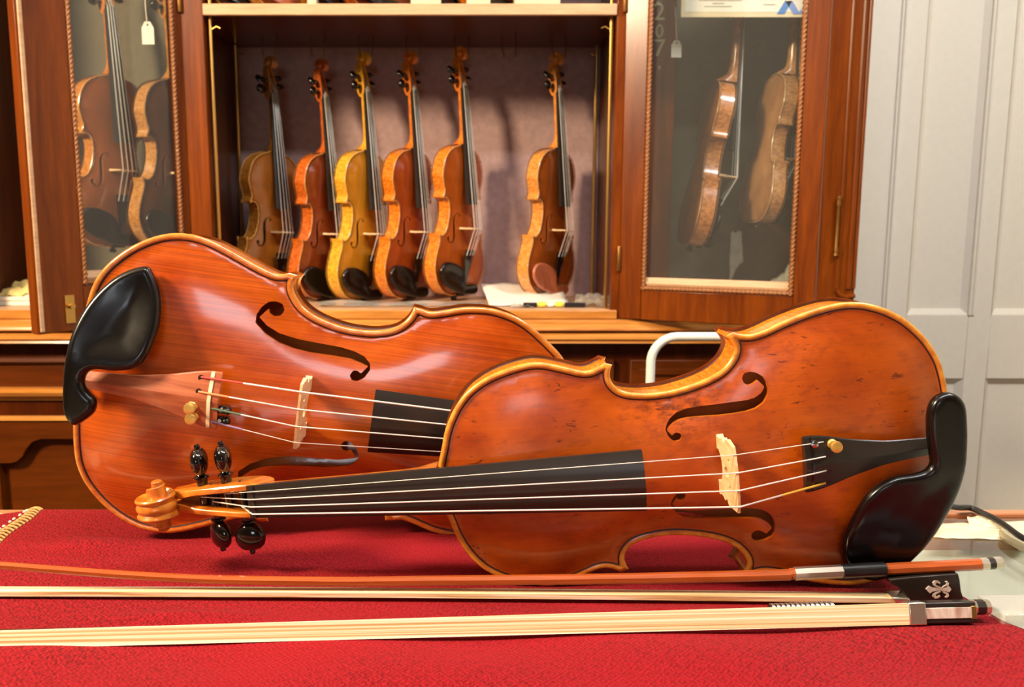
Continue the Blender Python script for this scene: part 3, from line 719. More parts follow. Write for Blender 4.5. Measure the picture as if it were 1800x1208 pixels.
def cloth_sheet(fl, fr, nx, mat, name, par, lift=0., y0=.22, y1=.775):
    mb = MB()
    for j in range(NY + 1):
        y = y0 + (y1 - y0) * j / NY; a, b = fl(y), fr(y)
        for i in range(nx + 1): x = a + (b - a) * i / nx; yy = min(y, .752); mb.v.append((x, yy, cloth_z(x, y) + lift))
    mb.f = [(j * (nx + 1) + i, j * (nx + 1) + i + 1, (j + 1) * (nx + 1) + i + 1, (j + 1) * (nx + 1) + i) for j in range(NY) for i in range(nx)]
    o = mb.build(name, mat, par, ang=3, fix=False); s = o.modifiers.new('thick', 'SOLIDIFY'); s.thickness = .0016; s.offset = -1
    return o
cl = tag(empty('tablecloth'), 'red damask cloth with gold braided border spread over the counter', 'tablecloth')
cloth_sheet(x_left, x_right, NX, M['cloth'], 'woven_field', cl)
cloth_sheet(lambda y: x_left(y) - .052, lambda y: x_left(y) - .0115, 12, M['cloth'], 'border_strip', cl)
cloth_sheet(lambda y: x_left(y) - .0115, x_left, 3, M['braid_dark'], 'braid_ground', cl)
mb = MB(); md = MB(); y = .30
while y < .748:                                   # gold cords of the braid and white picots
    x = x_left(y); z = cloth_z(x, y) + .0012
    mb.tube([(x - .0118, y + .001, z - .001), (x - .0085, y + .0005, z + .0006), (x - .004, y, z + .0006), (x - .0002, y - .001, z - .001)], .0009, 6)
    y += .0056
y = .30
while y < .746:
    x = x_left(y) - .0145 - .001 * math.sin(y * 900); z = cloth_z(x, y)
    md.lathe([(.0004, -.0004), (.0016, .0004), (.0012, .0014), (.0003, .0018)], Matrix.Translation((x, y, z)), 6); y += .0085 + .002 * math.sin(y * 400)
mb.build('gold_braid', M['braid'], cl); md.build('white_picot', M['white_thread'], cl)

# ------------------------------------------------------------------ display cabinet
YF, YB, ZB, ZS = 1.80, 2.14, .070, .667            # front plane, back board, bay floor, underside of the upper shelf
CX0, CX1 = -1.06, .800
cb = tag(empty('display_cabinet', None, (-.2, 1.97, FL)), 'tall dark walnut display cabinet with open glass doors and hanging violins', 'cabinet')
OFF = Vector((-.2, 1.97, FL))
def kp(nm, b, m, bev=.002): return boxo(nm, (b[0] + .2, b[1] + .2, b[2] - 1.97, b[3] - 1.97, b[4] - FL, b[5] - FL), m, cb, bev)
def km(mb, nm, m, par=None, **k):
    mb.v = [(p[0] - OFF.x, p[1] - OFF.y, p[2] - OFF.z) for p in mb.v]; return mb.build(nm, m, par or cb, **k)
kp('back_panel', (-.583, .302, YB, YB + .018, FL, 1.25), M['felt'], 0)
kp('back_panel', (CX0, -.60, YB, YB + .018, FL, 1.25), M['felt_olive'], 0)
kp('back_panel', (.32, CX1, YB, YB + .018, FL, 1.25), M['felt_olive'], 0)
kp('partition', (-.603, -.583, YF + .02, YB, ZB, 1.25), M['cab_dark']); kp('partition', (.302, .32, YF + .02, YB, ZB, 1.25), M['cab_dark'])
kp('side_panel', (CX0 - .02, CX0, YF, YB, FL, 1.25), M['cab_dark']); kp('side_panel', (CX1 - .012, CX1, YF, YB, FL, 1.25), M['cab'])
kp('stile', (-.603, -.549, YF, YF + .022, ZB - .02, 1.25), M['cab']); kp('stile', (.287, .324, YF, YF + .022, ZB - .02, 1.25), M['cab'])
kp('cabinet_top', (CX0 - .02, CX1 + .02, YF - .02, YB + .02, 1.25, 1.28), M['cab_h'])
kp('bay_floor', (CX0, CX1 - .012, YF + .002, YB, ZB - .018, ZB), M['cab_shelf'])
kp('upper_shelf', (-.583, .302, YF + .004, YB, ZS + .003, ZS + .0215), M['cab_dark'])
kp('shelf_edge', (-.549, .2865, YF - .004, YF + .006, ZS, ZS + .0225), M['cab_shelf'])
kp('crown_rail', (CX0, CX1, YF, YF + .022, 1.13, 1.25), M['cab_h'])
kp('shelf_edge', (CX0, .3, YF - .006, YF + .004, ZB - .0195, ZB - .0005), M['cab_ledge'])
def moulding(nm, prof, x0, x1, m):
    """profile of (y, z) run along x"""
    mb = MB(); mb.loft([[(x, y, z) for y, z in prof] for x in (x0, x1)]); km(mb, nm, m, ang=.5)
moulding('waist_moulding', [(YF, .050), (YF - .012, .0495), (YF - .020, .045), (YF - .0205, .040), (YF - .028, .036), (YF - .030, .031), (YF - .028, .028), (YF + .0, .027)], CX0, CX1, M['cab_ledge'])
moulding('waist_ledge', [(YF, .0225), (YF - .038, .0225), (YF - .045, .019), (YF - .046, .013), (YF - .040, .009), (YF - .042, .004), (YF - .030, .001), (YF, .000)], CX0, CX1 + .02, M['cab_ledge'])
kp('frieze', (CX0, CX1, YF, YF + .02, -.03, .052), M['cab_dark'], 0)
# left base unit: frieze panel between mouldings, carved panel below
moulding('frieze_moulding', [(YF, -.030), (YF - .012, -.032), (YF - .014, -.040), (YF - .006, -.046), (YF, -.048)], CX0, -.62, M['cab_low'])
kp('frieze_panel', (CX0, -.62, YF - .002, YF + .02, -.098, -.048), M['cab_low'])
moulding('base_moulding', [(YF, -.096), (YF - .020, -.097), (YF - .028, -.104), (YF - .024, -.112), (YF - .012, -.118), (YF - .010, -.124), (YF, -.126)], CX0, -.62, M['cab_ledge'])
kp('base_rail', (CX0, -.62, YF - .004, YF + .02, -.160, -.126), M['cab_dark'])
moulding('base_moulding', [(YF, -.158), (YF - .010, -.160), (YF - .012, -.168), (YF, -.172)], CX0, -.62, M['cab_ledge'])
# carved panel with a stepped ogee head
og = [(-1.28, -.78), (-1.28, -.285), (-1.22, -.285), (-1.19, -.275), (-1.17, -.255), (-1.165, -.235), (-1.14, -.225), (-.93, -.225)]
lp = [(-1.03, -.80), (-1.03, -.262), (-1.005, -.262), (-.990, -.258), (-.978, -.247), (-.970, -.232), (-.955, -.215), (-.935, -.208), (-.64, -.208), (-.64, -.80)]
kp('base_panel', (CX0, -.62, YF + .012, YF + .02, FL, -.17), M['cab_low'], 0)
fr = [(-1.06, -.80), (-1.06, -.172), (-.62, -.172), (-.62, -.80), (-.64, -.80)] + lp[1:-1][::-1] + [(-1.03, -.80)]
slab('carved_frame', [(x - OFF.x, z - OFF.z) for x, z in fr], [], 0, 0, lambda p, q, t: (p, YF - OFF.y + t, q), M['cab_low'], cb, taper=lambda q: .011)
# base doors in the middle and right
kp('base_stile', (-.62, CX1, YF + .002, YF + .02, FL, -.02), M['cab_dark'], 0)
for x0, x1 in ((-.60, -.16), (-.145, .295), (.330, .78)):
    d = kp('base_door', (x0, x1, YF - .012, YF + .006, FL + .08, -.036), M['cab_low'])
    mb = MB(); b = .045
    def rg(i, y): return [(x0 + i, y, FL + .08 + i), (x1 - i, y, FL + .08 + i), (x1 - i, y, -.036 - i), (x0 + i, y, -.036 - i)]
    mb.loft([rg(.018, YF - .0125), rg(.022, YF - .018), rg(.030, YF - .018), rg(.036, YF - .0128)], cap=False)
    mb.v = [(p[0] - OFF.x, p[1] - OFF.y, p[2] - OFF.z) for p in mb.v]; mb.build('panel_moulding', M['cab_low'], d, ang=.3)
    mb = MB(); mb.loft([rg(.06, YF - .0118), rg(.075, YF - .017), rg(.075, YF - .0171)]); mb.v = [(p[0] - OFF.x, p[1] - OFF.y, p[2] - OFF.z) for p in mb.v]; mb.build('raised_panel', M['cab_low'], d, ang=.3)
# right end pilaster with run mouldings and a rod hinge
kp('pilaster', (.708, .800, YF - .004, YF + .03, ZB - .02, 1.25), M['cab'])
for x, r in ((.712, .006), (.762, .0045), (.786, .006), (.797, .004)): km(MB().tube([(x, YF - .004, ZB + .045), (x, YF - .004, 1.25)], r, 10), 'reeding', M['cab'])
km(MB().tube([(.760, YF - .004, ZB + .043), (.768, YF - .006, ZB + .032), (.782, YF - .006, ZB + .027), (.800, YF - .004, ZB + .030)], .005, 8), 'carved_scroll', M['cab'])
km(MB().tube([(.760, YF - .004, ZB + .020), (.770, YF - .006, ZB + .008), (.785, YF - .006, ZB + .004), (.800, YF - .004, ZB + .008)], .005, 8), 'carved_scroll', M['cab'])
hz = zat(452, YF); hz1 = zat(345, YF); n = 14
km(MB().lathe([(.0015, 0), (.005, .004), (.0035, .010), (.005, .016), (.0032, .022), (.0032, hz1 - hz - .022), (.005, hz1 - hz - .016), (.0035, hz1 - hz - .010), (.005, hz1 - hz - .004), (.0015, hz1 - hz)], Matrix.Translation((.752, YF - .012, hz)), 12), 'rod_hinge', M['brass_dull'])
# brass display rods and wire hooks
for x, y, b in ((-.541, YF + .018, 1), (-.569, YF + .30, 0), (.279, YF + .018, 1), (.288, YF + .30, 0)):
    rod = km(MB().tube([(x, y, ZB), (x, y, ZS + .2 if b else ZS)], .0042, 10), 'display_rod', M['brass'])
    for z in (.16, .30, .43, .55): 
        pass
    km(MB().tube([(x, y, ZS - .025), (x + (.014 if x < 0 else -.014), y - .004, ZS - .018), (x + (.022 if x < 0 else -.022), y - .006, ZS - .022)], .0016, 6), 'rod_clip', M['brass'])
hooks = [(462, 2.0), (547, 2.0), (632, 2.0), (716, 2.0), (801, 2.0), (884, 2.0), (972, 2.0)]
for px, y in hooks:
    for dx, b in ((0, 0), (20, 1)):
        p0 = at(px + dx - (2 if not b else -3), 58, y); p1 = at(px + dx + 2, 100, y)
        km(MB().tube([(p0.x, y + .01, ZS + .003), (p0.x, y, ZS - .02), (p1.x, y, p1.z)], .0016, 6), 'wire_hook', M['brass_dull'])

def rope_mesh(path_a, path_b, r, pitch):
    a, b = Vector(path_a), Vector(path_b); L = (b - a).length; t = (b - a).normalized(); n1 = t.orthogonal().normalized(); n2 = t.cross(n1); st = int(L / pitch * 6); mb = MB(); m = 9; rings = []
    for i in range(st + 1):
        c = a + t * (L * i / st); ph = 2 * math.pi * (L * i / st) / (pitch * 3)
        rings.append([c + n1 * (r * (1 + .28 * math.cos(3 * (k * 2 * math.pi / m))) * math.cos(k * 2 * math.pi / m + ph)) + n2 * (r * (1 + .28 * math.cos(3 * (k * 2 * math.pi / m))) * math.sin(k * 2 * math.pi / m + ph)) for k in range(m)])
    mb.loft(rings); return mb
def glass_door(hx, ang, x0, x1, sl, sr, rail, z0, z1, latch):
    M4 = Matrix.Translation((hx - OFF.x, YF - .002 - OFF.y, -OFF.z)) @ Matrix.Rotation(ang, 4, 'Z'); th = .024
    def put(mb, nm, m, par, **k):
        o = mb.build(nm, m, par, **k); o.matrix_local = M4 if par is cb else Matrix(); return o
    mb = MB(); mb.box(x0, x0 + sl, 0, th, z0, z1).box(x1 - sr, x1, 0, th, z0, z1).box(x0 + sl, x1 - sr, 0, th, z0, z0 + rail).box(x0 + sl, x1 - sr, 0, th, z1 - .07, z1)
    d = put(mb, 'glass_door', M['cab'], cb, bevel=.002)
    gx0, gx1, gz0, gz1 = x0 + sl, x1 - sr, z0 + rail, z1 - .07
    put(MB().box(gx0 - .002, gx1 + .002, .012, .015, gz0 - .002, gz1 + .002), 'pane', M['glass'], d, smooth=False)
    r = .0042
    for a, b in (((gx0 + r, .001, gz0), (gx0 + r, .001, gz1)), ((gx1 - r, .001, gz0), (gx1 - r, .001, gz1)), ((gx0, .001, gz0 + r), (gx1, .001, gz0 + r))):
        put(rope_mesh(a, b, r, .0085), 'rope_moulding', M['rope'], d, ang=2.)
    mb = MB(); mb.loft([[(x, .004, gz0 + .009), (x, .002, gz0 + .014), (x, .006, gz0 + .018), (x, .008, gz0 + .024), (x, .012, gz0 + .026), (x, .012, gz0 + .004)] for x in (gx0, gx1)]); put(mb, 'glazing_bead', M['cab_shelf'], d)
    for z in (z0 + .10, z0 + .62):
        hh = MB(); hh.lathe([(.0035, 0), (.0045, .002), (.0045, .05), (.0035, .052)], Matrix.Translation((0, -.003, z)), 10); put(hh, 'hinge', M['brass_dull'], d)
    if latch:
        lx = x0 + sl * .66; la = MB(); la.box(lx - .008, lx + .010, -.003, 0, z0 + .016, z0 + .068); la.lathe([(.004, 0), (.003, .006), (.005, .008), (.005, .012)], Matrix.Translation((lx + .002, 0, z0 + .048)) @ Matrix.Rotation(R(90), 4, 'X'), 10); put(la, 'latch', M['brass'], d)
        mb = MB(); mb.box(x0 + .004, x0 + .012, -.004, 0, z0 + .004, z1); put(mb, 'edge_bead', M['cab_shelf'], d, bevel=.0015)
    return d, M4, (gx0, gx1, gz0, gz1)
dl, ML, GL = glass_door(-.597, R(54), -.330, .006, .092, .020, .085, .052, 1.12, True)
dr, MR, GR = glass_door(.303, R(-29), .001, .388, .048, .040, .062, .052, 1.12, False)

# cream certificate hung on threads inside the right bay
YC = 1.86; a0 = at(1197, 30, YC); a1 = at(1408, 33, YC)
cert = tag(empty('certificate', None, (a0.x, YC, a0.z)), 'cream printed certificate with blue zigzag mark behind the right glass door', 'certificate')
cw = a1.x - a0.x + .03; sx = (a1.x - a0.x) / 211
boxo('paper_sheet', (0, cw, 0, .0008, 0, .24), M['cream'], cert, 0)
boxo('mount_border', (.008, cw - .008, -.0006, 0, .010, .23), M['paper'], cert, 0)
def ink(nm, poly, m): MB().prism([(p * sx, q * sx) for p, q in poly], -.0012, -.0007, lambda p, q, a: (p, a, q)).build(nm, m, cert, smooth=False)
ink('blue_mark', [(168, 5), (181, 27), (194, 27), (188, 16), (181, 5)], M['blue_ink'])
ink('blue_mark', [(181, 27), (194, 27), (206, 9), (212, 14), (212, 5), (197, 5)], M['lilac_ink'])
for z, a, b in ((17, 40, 88), (22, 54, 75), (27, 30, 105), (34, 28, 110), (41, 46, 90), (48, 30, 104), (20, 143, 164)):
    ink('print_line', [(a, z), (b, z), (b, z + 1.3), (a, z + 1.3)], M['ink'])
for x in (.03, cw - .03): MB().tube([(x, 0, .235), (x, .002, 1.135 - a0.z)], .0008, 6).build('hanging_thread', M['white_thread'], cert)

# wooden upright with gilt numerals inside the right bay
num = tag(empty('numbered_upright'), 'brown wooden upright with gilt numerals behind the right glass door', 'sign')
p = at(1160, 250, 2.02); boxo('wood_strip', (p.x - .034, p.x + .030, 2.02, 2.045, ZB, 1.10), M['cab'], num)
def text(ch, px, py, h, Y, mat, par):
    cu = bpy.data.curves.new('numeral', 'FONT'); cu.body = ch; cu.size = h * 1.35; cu.extrude = .0012; cu.align_x = 'CENTER'; cu.align_y = 'CENTER'
    tmp = bpy.data.objects.new('t', cu); COL.objects.link(tmp); dg = bpy.context.evaluated_depsgraph_get(); me = bpy.data.meshes.new_from_object(tmp.evaluated_get(dg)); bpy.data.objects.remove(tmp)
    o = link('numeral', me, mat, par); c = at(px, py, Y); o.location = c; o.rotation_euler = (R(90), 0, 0); return o
for ch, py, h in (('2', 22, .040), ('0', 56, .030), ('7', 86, .040), (',', 110, .03)): text(ch, 1159, py, h, 2.0175, M['numeral'], num)

# ------------------------------------------------------------------ the two large violins on the cloth
RF = [[-.99464, .1024, -.01434], [.01481, .00374, -.99988], [-.10234, -.99474, -.00524]]; TF = (.327, .5701, .1100)
RR = [[.98805, .14112, .06196], [.05746, .03573, -.99771], [-.14301, .98935, .0272]]; TR = (-.3246, .6625, .1390)
SR = 1.17
fm = dict(belly=M['front_belly'], back=M['front_back'], rib=M['front_rib'], neck=M['front_neck'], board=M['ebony'], pegs=M['ebony_gloss'], tail=M['ebony'], bridge=M['bridge'], chin=M['chin'])
rm = dict(belly=M['rear_belly'], back=M['rear_back'], rib=M['rear_rib'], neck=M['rear_neck'], board=M['ebony'], pegs=M['ebony_gloss'], tail=M['rosewood'], bridge=M['bridge'], chin=M['chin'])
va, ba, ca, ta, sa = violin('violin', mat4(RF, TF), 1.0, (UP_A, C_A, LO_A), FH_A, fm, (CHIN_A, 30., 13.5, 93, 1.6, 8.5))
tag(va, 'worn amber violin on its side in front, black chin rest at lower right', 'violin', 'violins standing on the red cloth')
vb, bb, cbr, tb, sb = violin('violin', mat4(RR, TR), SR, (UP_B, C_B, LO_B), FH_B, rm, (CHIN_B, 30., 15., 80, 4., 8.5), br_u=164., fb_end=210.)
tag(vb, 'glossy red-brown violin standing behind, black chin rest at upper left', 'violin', 'violins standing on the red cloth')

def fine_tuner(root, sc, v, mat, t=.80, tall=7.):
    k = sc / 1000; u = tail_pos(t); w = tail_top(t, v); mb = MB(); Mx = Matrix.Translation((u * k, v * k, w * k))
    mb.lathe([(3.4 * k, -.6 * k), (3.4 * k, .8 * k), (2.6 * k, 1.6 * k), (1.2 * k, 1.8 * k), (1.1 * k, tall * k * .6), (1.3 * k, tall * k * .62), (3.6 * k, tall * k * .66), (3.9 * k, tall * k * .8), (3.6 * k, tall * k * .98), (2.8 * k, tall * k)], Mx, 18)
    return mb.build('fine_tuner', mat, root)
def string_hole(root, sc, v, t=.84):
    k = sc / 1000; u = tail_pos(t); w = tail_top(t, v); mb = MB()
    mb.lathe([(2.0 * k, -1.5 * k), (2.0 * k, .25 * k)], Matrix.Translation((u * k, v * k, w * k)), 14)
    mb.box(u * k, (u + 6.5) * k, (v - .55) * k, (v + .55) * k, (w - 1.2) * k, (w + .5) * k); return mb.build('string_hole', M['purf'], root, smooth=False)
def silk(strg, sc, path, f0, f1, r, mat):
    a, b = Vector(path[1]), Vector(path[2]); MB().tube([Vector(path[0]), a, a + (b - a) * f1], r * sc / 1000, 8).build('silk_wrap', mat, strg)
# front fittings: one gilt tuner on the top string, plain holes, yellow silk on the lowest
fine_tuner(ta, 1.0, -11.8, M['gold'], .80, 9.)
mb = MB(); mb.lathe([(1.2e-3, -.002), (2.4e-3, -.001), (2.4e-3, .0022), (1.2e-3, .0026)], Matrix.Translation((tail_pos(.935) / 1000, -.0142, (tail_top(.935, -14.2) + 1.2) / 1000)), 12); mb.build('string_eye', M['nickel'], ta)
for v in (-4.8, 5., 13.5): string_hole(ta, 1.0, v)
MB().loft([[(tail_pos(t) / 1000, v / 1000, (tail_top(t, v) + h) / 1000) for v, h in ((18, .0), (9, .5), (0, .7), (-9, .5), (-18, .0), (-18, -1), (18, -1))] for t in (.945, .958)]).build('tail_fret', M['ebony_gloss'], ta)
for i, (f0, f1, m) in enumerate(((0, .45, M['yellow_silk']), (0, .0, None), (0, .0, None), (0, 0, None))):
    if m: silk(sa[i], 1.0, string_path(i, 1.0, 160., .93, ca), f0, f1, .75, m)
# rear fittings: bone fret, two keyholes, two gilt tuners with black claws
k = SR / 1000
MB().loft([[(tail_pos(t) * k, v * k, (tail_top(t, v) + h) * k) for v, h in ((18.6, .1), (9, .7), (0, .9), (-9, .7), (-18.6, .1), (-18.6, -1), (18.6, -1))] for t in (.925, .95)]).build('tail_fret', M['bone'], tb)
for v in (13.5, 4.8): string_hole(tb, SR, v, .86)
for v, t in ((-5.5, .83), (-12.5, .84)):
    fine_tuner(tb, SR, v, M['gold'], t, 9.5)
    c = MB(); u = tail_pos(1.03); w = tail_w(1.0)
    c.box((u - 3) * k, (u + 4) * k, (v - 2.6) * k, (v + 2.6) * k, (w - 4) * k, (w + 1) * k); c.lathe([(2.6 * k, 0), (2.9 * k, 2 * k), (2.0 * k, 5 * k), (.8 * k, 6 * k)], Matrix.Translation(((u + 3) * k, v * k, (w - 1) * k)), 12)
    c.build('tuner_claw', M['black_metal'], tb, bevel=.0006)
    c = MB(); c.lathe([(1.2 * k, 0), (1.7 * k, 1 * k), (1.2 * k, 2.2 * k)], Matrix.Translation(((u - 1) * k, v * k, (w + 1) * k)), 10); c.build('tuner_ball', M['nickel'], tb)
for i, (f1, m) in enumerate(((.36, M['red_silk']), (.22, M['orange_silk']), (.25, M['green_silk']), (.28, M['violet_silk']))):
    silk(sb[i], SR, string_path(i, SR, 164., .93, cbr), 0, f1, .72, m)
for root, sc, vs, u0 in ((va, 1.0, (-22, 2), 6.), (vb, SR, (22, -4), 12.)):          # chin rest clamps over the tail rib
    kk = sc / 1000
    for v in vs:
        MB().tube([((u0 - 3.5) * kk, v * kk, 14 * kk), ((u0 - 3.5) * kk, v * kk, -39 * kk)], 1.5 * kk, 8).build('clamp_screw', M['nickel'], root)
        MB().tube([((u0 - 3.5) * kk, v * kk, -12 * kk), ((u0 - 3.5) * kk, v * kk, -28 * kk)], 2.8 * kk, 10).build('clamp_barrel', M['nickel'], root)
    MB().box((u0 - 5) * kk, (u0 + 6) * kk, (min(vs) - 3) * kk, (max(vs) + 3) * kk, -41.5 * kk, -38.5 * kk).build('clamp_foot', M['nickel'], root, bevel=.0008)

# ------------------------------------------------------------------ violins hanging in the cabinet
def vmats(i, dark, light, rd, rl, edge, nd=None, nl=None, chin=None, gl=.8):
    return dict(belly=varnish('hung_belly_%d' % i, dark, light, edge, coat=gl, coat_r=.15, grain=.2), back=varnish('hung_back_%d' % i, rd, rl, edge, grain=.1), rib=flamed('hung_rib_%d' % i, rd, rl, freq=22),
                neck=maple('hung_neck_%d' % i, nd or rd, nl or rl), board=M['ebony'], pegs=M['ebony_gloss'], tail=M['ebony_gloss'], bridge=M['bridge'], chin=chin or M['chin'])
HM = [vmats(0, (124, 66, 14), (168, 96, 24), (140, 84, 24), (196, 126, 44), (206, 150, 76)),
      vmats(1, (112, 38, 8), (146, 56, 14), (156, 64, 14), (206, 104, 30), (214, 140, 70)),
      vmats(2, (184, 112, 14), (206, 134, 26), (200, 130, 24), (240, 178, 52), (232, 176, 80)),
      vmats(3, (138, 48, 8), (172, 70, 12), (190, 84, 12), (236, 138, 34), (226, 150, 66)),
      vmats(4, (150, 62, 10), (186, 86, 16), (192, 90, 18), (238, 144, 44), (230, 156, 76)),
      vmats(5, (142, 64, 14), (178, 88, 24), (196, 112, 40), (234, 160, 74), (228, 162, 90), chin=M['rosewood']),
      vmats(6, (132, 66, 18), (164, 88, 28), (170, 96, 34), (214, 140, 60), (210, 150, 80)),
      vmats(7, (84, 40, 14), (110, 56, 20), (150, 96, 44), (196, 140, 74), (170, 120, 70)),
      vmats(8, (120, 60, 24), (150, 80, 34), (148, 84, 40), (204, 134, 74), (206, 150, 96)),
      vmats(9, (120, 70, 34), (150, 92, 46), (160, 104, 60), (206, 150, 96), (210, 164, 112))]
proto, *_ = violin('violin', Matrix(), 1.0, (UP_A, C_A, LO_A), FH_A, HM[0], (CHIN_A, 27., 15., 93, 3.5, 8.), hi=False)
PARTKEY = {'belly': 'belly', 'back_plate': 'back', 'ribs': 'rib', 'neck': 'neck', 'pegbox': 'neck', 'scroll': 'neck', 'fingerboard': 'board', 'nut': 'board', 'saddle': 'board', 'end_button': 'board', 'peg': 'pegs', 'bridge': 'bridge', 'tailpiece': 'tail', 'chin_rest': 'chin'}
def hang(i, pos, phi, tau, sc, label, group, roll=0.):
    global proto_used
    if i == 0: r = proto; kids = list(proto.children)
    else:
        r = proto.copy(); COL.objects.link(r); kids = []
        for ch in proto.children:
            c = ch.copy(); COL.objects.link(c); c.parent = r; kids.append(c)
    for c in kids:
        key = PARTKEY.get(c.name.split('.')[0])
        if key and i: c.material_slots[0].link = 'OBJECT'; c.material_slots[0].material = HM[min(i, 9)][key] if i < 10 else HM[i % 6][key]
    s_, c_ = math.sin(phi), math.cos(phi)
    Rm = [[0, -c_, s_], [0, -s_, -c_], [1, 0, 0]]
    r.matrix_world = Matrix.Translation(pos) @ Matrix.Rotation(tau, 4, 'Y') @ mat4(Rm, (0, 0, 0)) @ Matrix.Scale(sc, 4)
    tag(r, label, 'violin', group); return r
GH = 'violins hung in a row in the middle bay'
SPOT = [(473, 95, .955, 54, 2.2, 'olive brown violin hanging leftmost in the middle bay of the cabinet'),
        (565, 100, .95, 61, 2.2, 'dark reddish violin hanging second from left in the middle bay'),
        (640, 88, .985, 58, 2.4, 'golden yellow violin hanging third from left in the middle bay'),
        (723, 86, .980, 57, 2.2, 'red-orange violin hanging right beside the golden yellow one'),
        (812, 78, .985, 55, 2.0, 'bright orange violin hanging before the gap and the empty hook'),
        (982, 88, .965, 50, 2.4, 'brown violin with pale flamed ribs hanging alone at the right')]
for i, (px, py, sc, ph, ta_, lb) in enumerate(SPOT):
    Yv = 2.0; top = at(px, py, Yv); L = .5775 * sc; tau = R(ta_)
    hang(i, Vector((top.x + .0135 - L * math.sin(tau), Yv + .01, top.z - L * math.cos(tau))), R(ph), tau, sc, lb, GH)
hang(6, Vector((-.832, 2.00, .195)), R(57), R(2.0), 1.10, 'amber violin seen through the left glass door', 'violins behind the left door')
hang(7, Vector((-.706, 2.03, .190)), R(64), R(2.0), 1.10, 'dark brown violin behind the left glass door beside the amber one', 'violins behind the left door')
hang(8, Vector((.512, 1.97, .195)), R(88), R(9.5), 1.05, 'violin showing its ribs edge-on, nearer the gilt numerals behind right door', 'violins behind the right door')
hang(9, Vector((.662, 1.97, .248)), R(93), R(7.0), .94, 'smaller pale-ribbed violin edge-on at the right behind the right door', 'violins behind the right door')
US = [(430, 'brown'), (505, 'tan'), (590, 'dark'), (668, 'red'), (790, 'amber'), (868, 'dim')]
for n_, (px, nm) in enumerate(US):
    p = at(px, 6, 1.92)
    hang(10 + n_, Vector((p.x, 1.93, ZS + .0325)), R(46), R(1), .98, '%s violin on the upper shelf, %s from left, mostly above the photo' % ({'brown': 'brown', 'tan': 'tan', 'dark': 'dark', 'red': 'red', 'amber': 'amber', 'dim': 'orange'}[nm], ['first', 'second', 'third', 'fourth', 'fifth', 'sixth'][n_]), 'violins on the upper shelf')

# ------------------------------------------------------------------ bows
def frame_path(xs, ys, zs): return [Vector((x, y, z)) for x, y, z in zip(xs, ys, zs)]
def yb1(x): return .548 + (.35 - x) * .017
stick_px = [(-205, 984), (-150, 984), (-60, 989), (0, 994), (100, 1002), (200, 1009.5), (300, 1015.5), (400, 1019.5), (600, 1022.5), (760, 1021), (1060, 1018), (1360, 1011.5), (1400, 1008.5), (1550, 1001), (1700, 993.5), (1725, 992)]
def on_bow(px, py, yf):
    y = .55
    for _ in range(6): p = at(px, py, y); y = yf(p.x)
    return at(px, py, y)
b1 = tag(empty('violin_bow', None, (0, 0, 0)), 'violin bow with black frog and fleur inlay, stick touching the front violin', 'bow', 'bows lying in front of the violins')
pts = [on_bow(px, py, yb1) for px, py in stick_px]
sp = catmull(pts, 6); rr = np.interp(sp[:, 0], [-.40, -.30, .0, .25, .40], [.0024, .0026, .0034, .0039, .0040])
MB().tube(sp, list(rr), 8, phase=R(22.5)).build('stick', M['pern'], b1, ang=.5)
def seg(name, px0, px1, r, mat, n=8, ph=22.5, extra=None):
    f = lambda px: on_bow(px, np.interp(px, [a for a, _ in stick_px] + [1765], [b for _, b in stick_px] + [988.5]), yb1)
    a, b = f(px0), f(px1); mb = MB(); mb.tube([a, a + (b - a) * .5, b], r, n, phase=R(ph)); return mb.build(name, mat, b1, ang=.5), a, b
seg('silver_winding', 1396, 1480, .0045, M['silver']); seg('thumb_leather', 1480, 1555, .0049, M['leather'], 16)
seg('screw_button', 1723, 1736, .0041, M['silver']); seg('button_ring', 1736, 1747, .0040, M['ebony']); seg('screw_cap', 1747, 1760, .0040, M['silver'])
# hair ribbon on edge
h0 = on_bow(-195, 1040, yb1); h1 = on_bow(1575, 1051.5, yb1); hm_ = on_bow(700, 1042.2, yb1); mb = MB(); rg = []
for t in np.linspace(0, 1, 21):
    c = h0 * (1 - t) * (1 - t) + (hm_ * 2 - (h0 + h1) * .5) * 2 * t * (1 - t) + h1 * t * t; hh = .0016 + .0002 * t; wd = .0045
    rg.append([c + Vector((0, -wd, -hh)), c + Vector((0, -wd, hh)), c + Vector((0, wd, hh)), c + Vector((0, wd, -hh))])
mb.loft(rg).build('hair', M['hair'], b1, smooth=False)
# frog (profile in x-z, thickness in y)
def fpt(px, py): p = on_bow(px, py, yb1); return (p.x, p.z)
yc = yb1(.30)
fp = [fpt(*q) for q in ((1556, 1013), (1600, 1009), (1677, 1003.5), (1680, 1015), (1682, 1033), (1686, 1046), (1694, 1054), (1692, 1056), (1592, 1057), (1590, 1047), (1583, 1037), (1572, 1027), (1560, 1021))]
fo = MB().prism(fp, -.0056, .0056, lambda p, q, a: (p, yc + a, q)).build('frog', M['ebony'], b1, ang=.9, bevel=.0008)
fe = [fpt(*q) for q in ((1561, 1044), (1592, 1044.5), (1594, 1057.5), (1570, 1057))]
MB().prism(fe, -.0064, .0064, lambda p, q, a: (p, yc + a, q)).build('ferrule', M['silver'], fo, bevel=.0012)
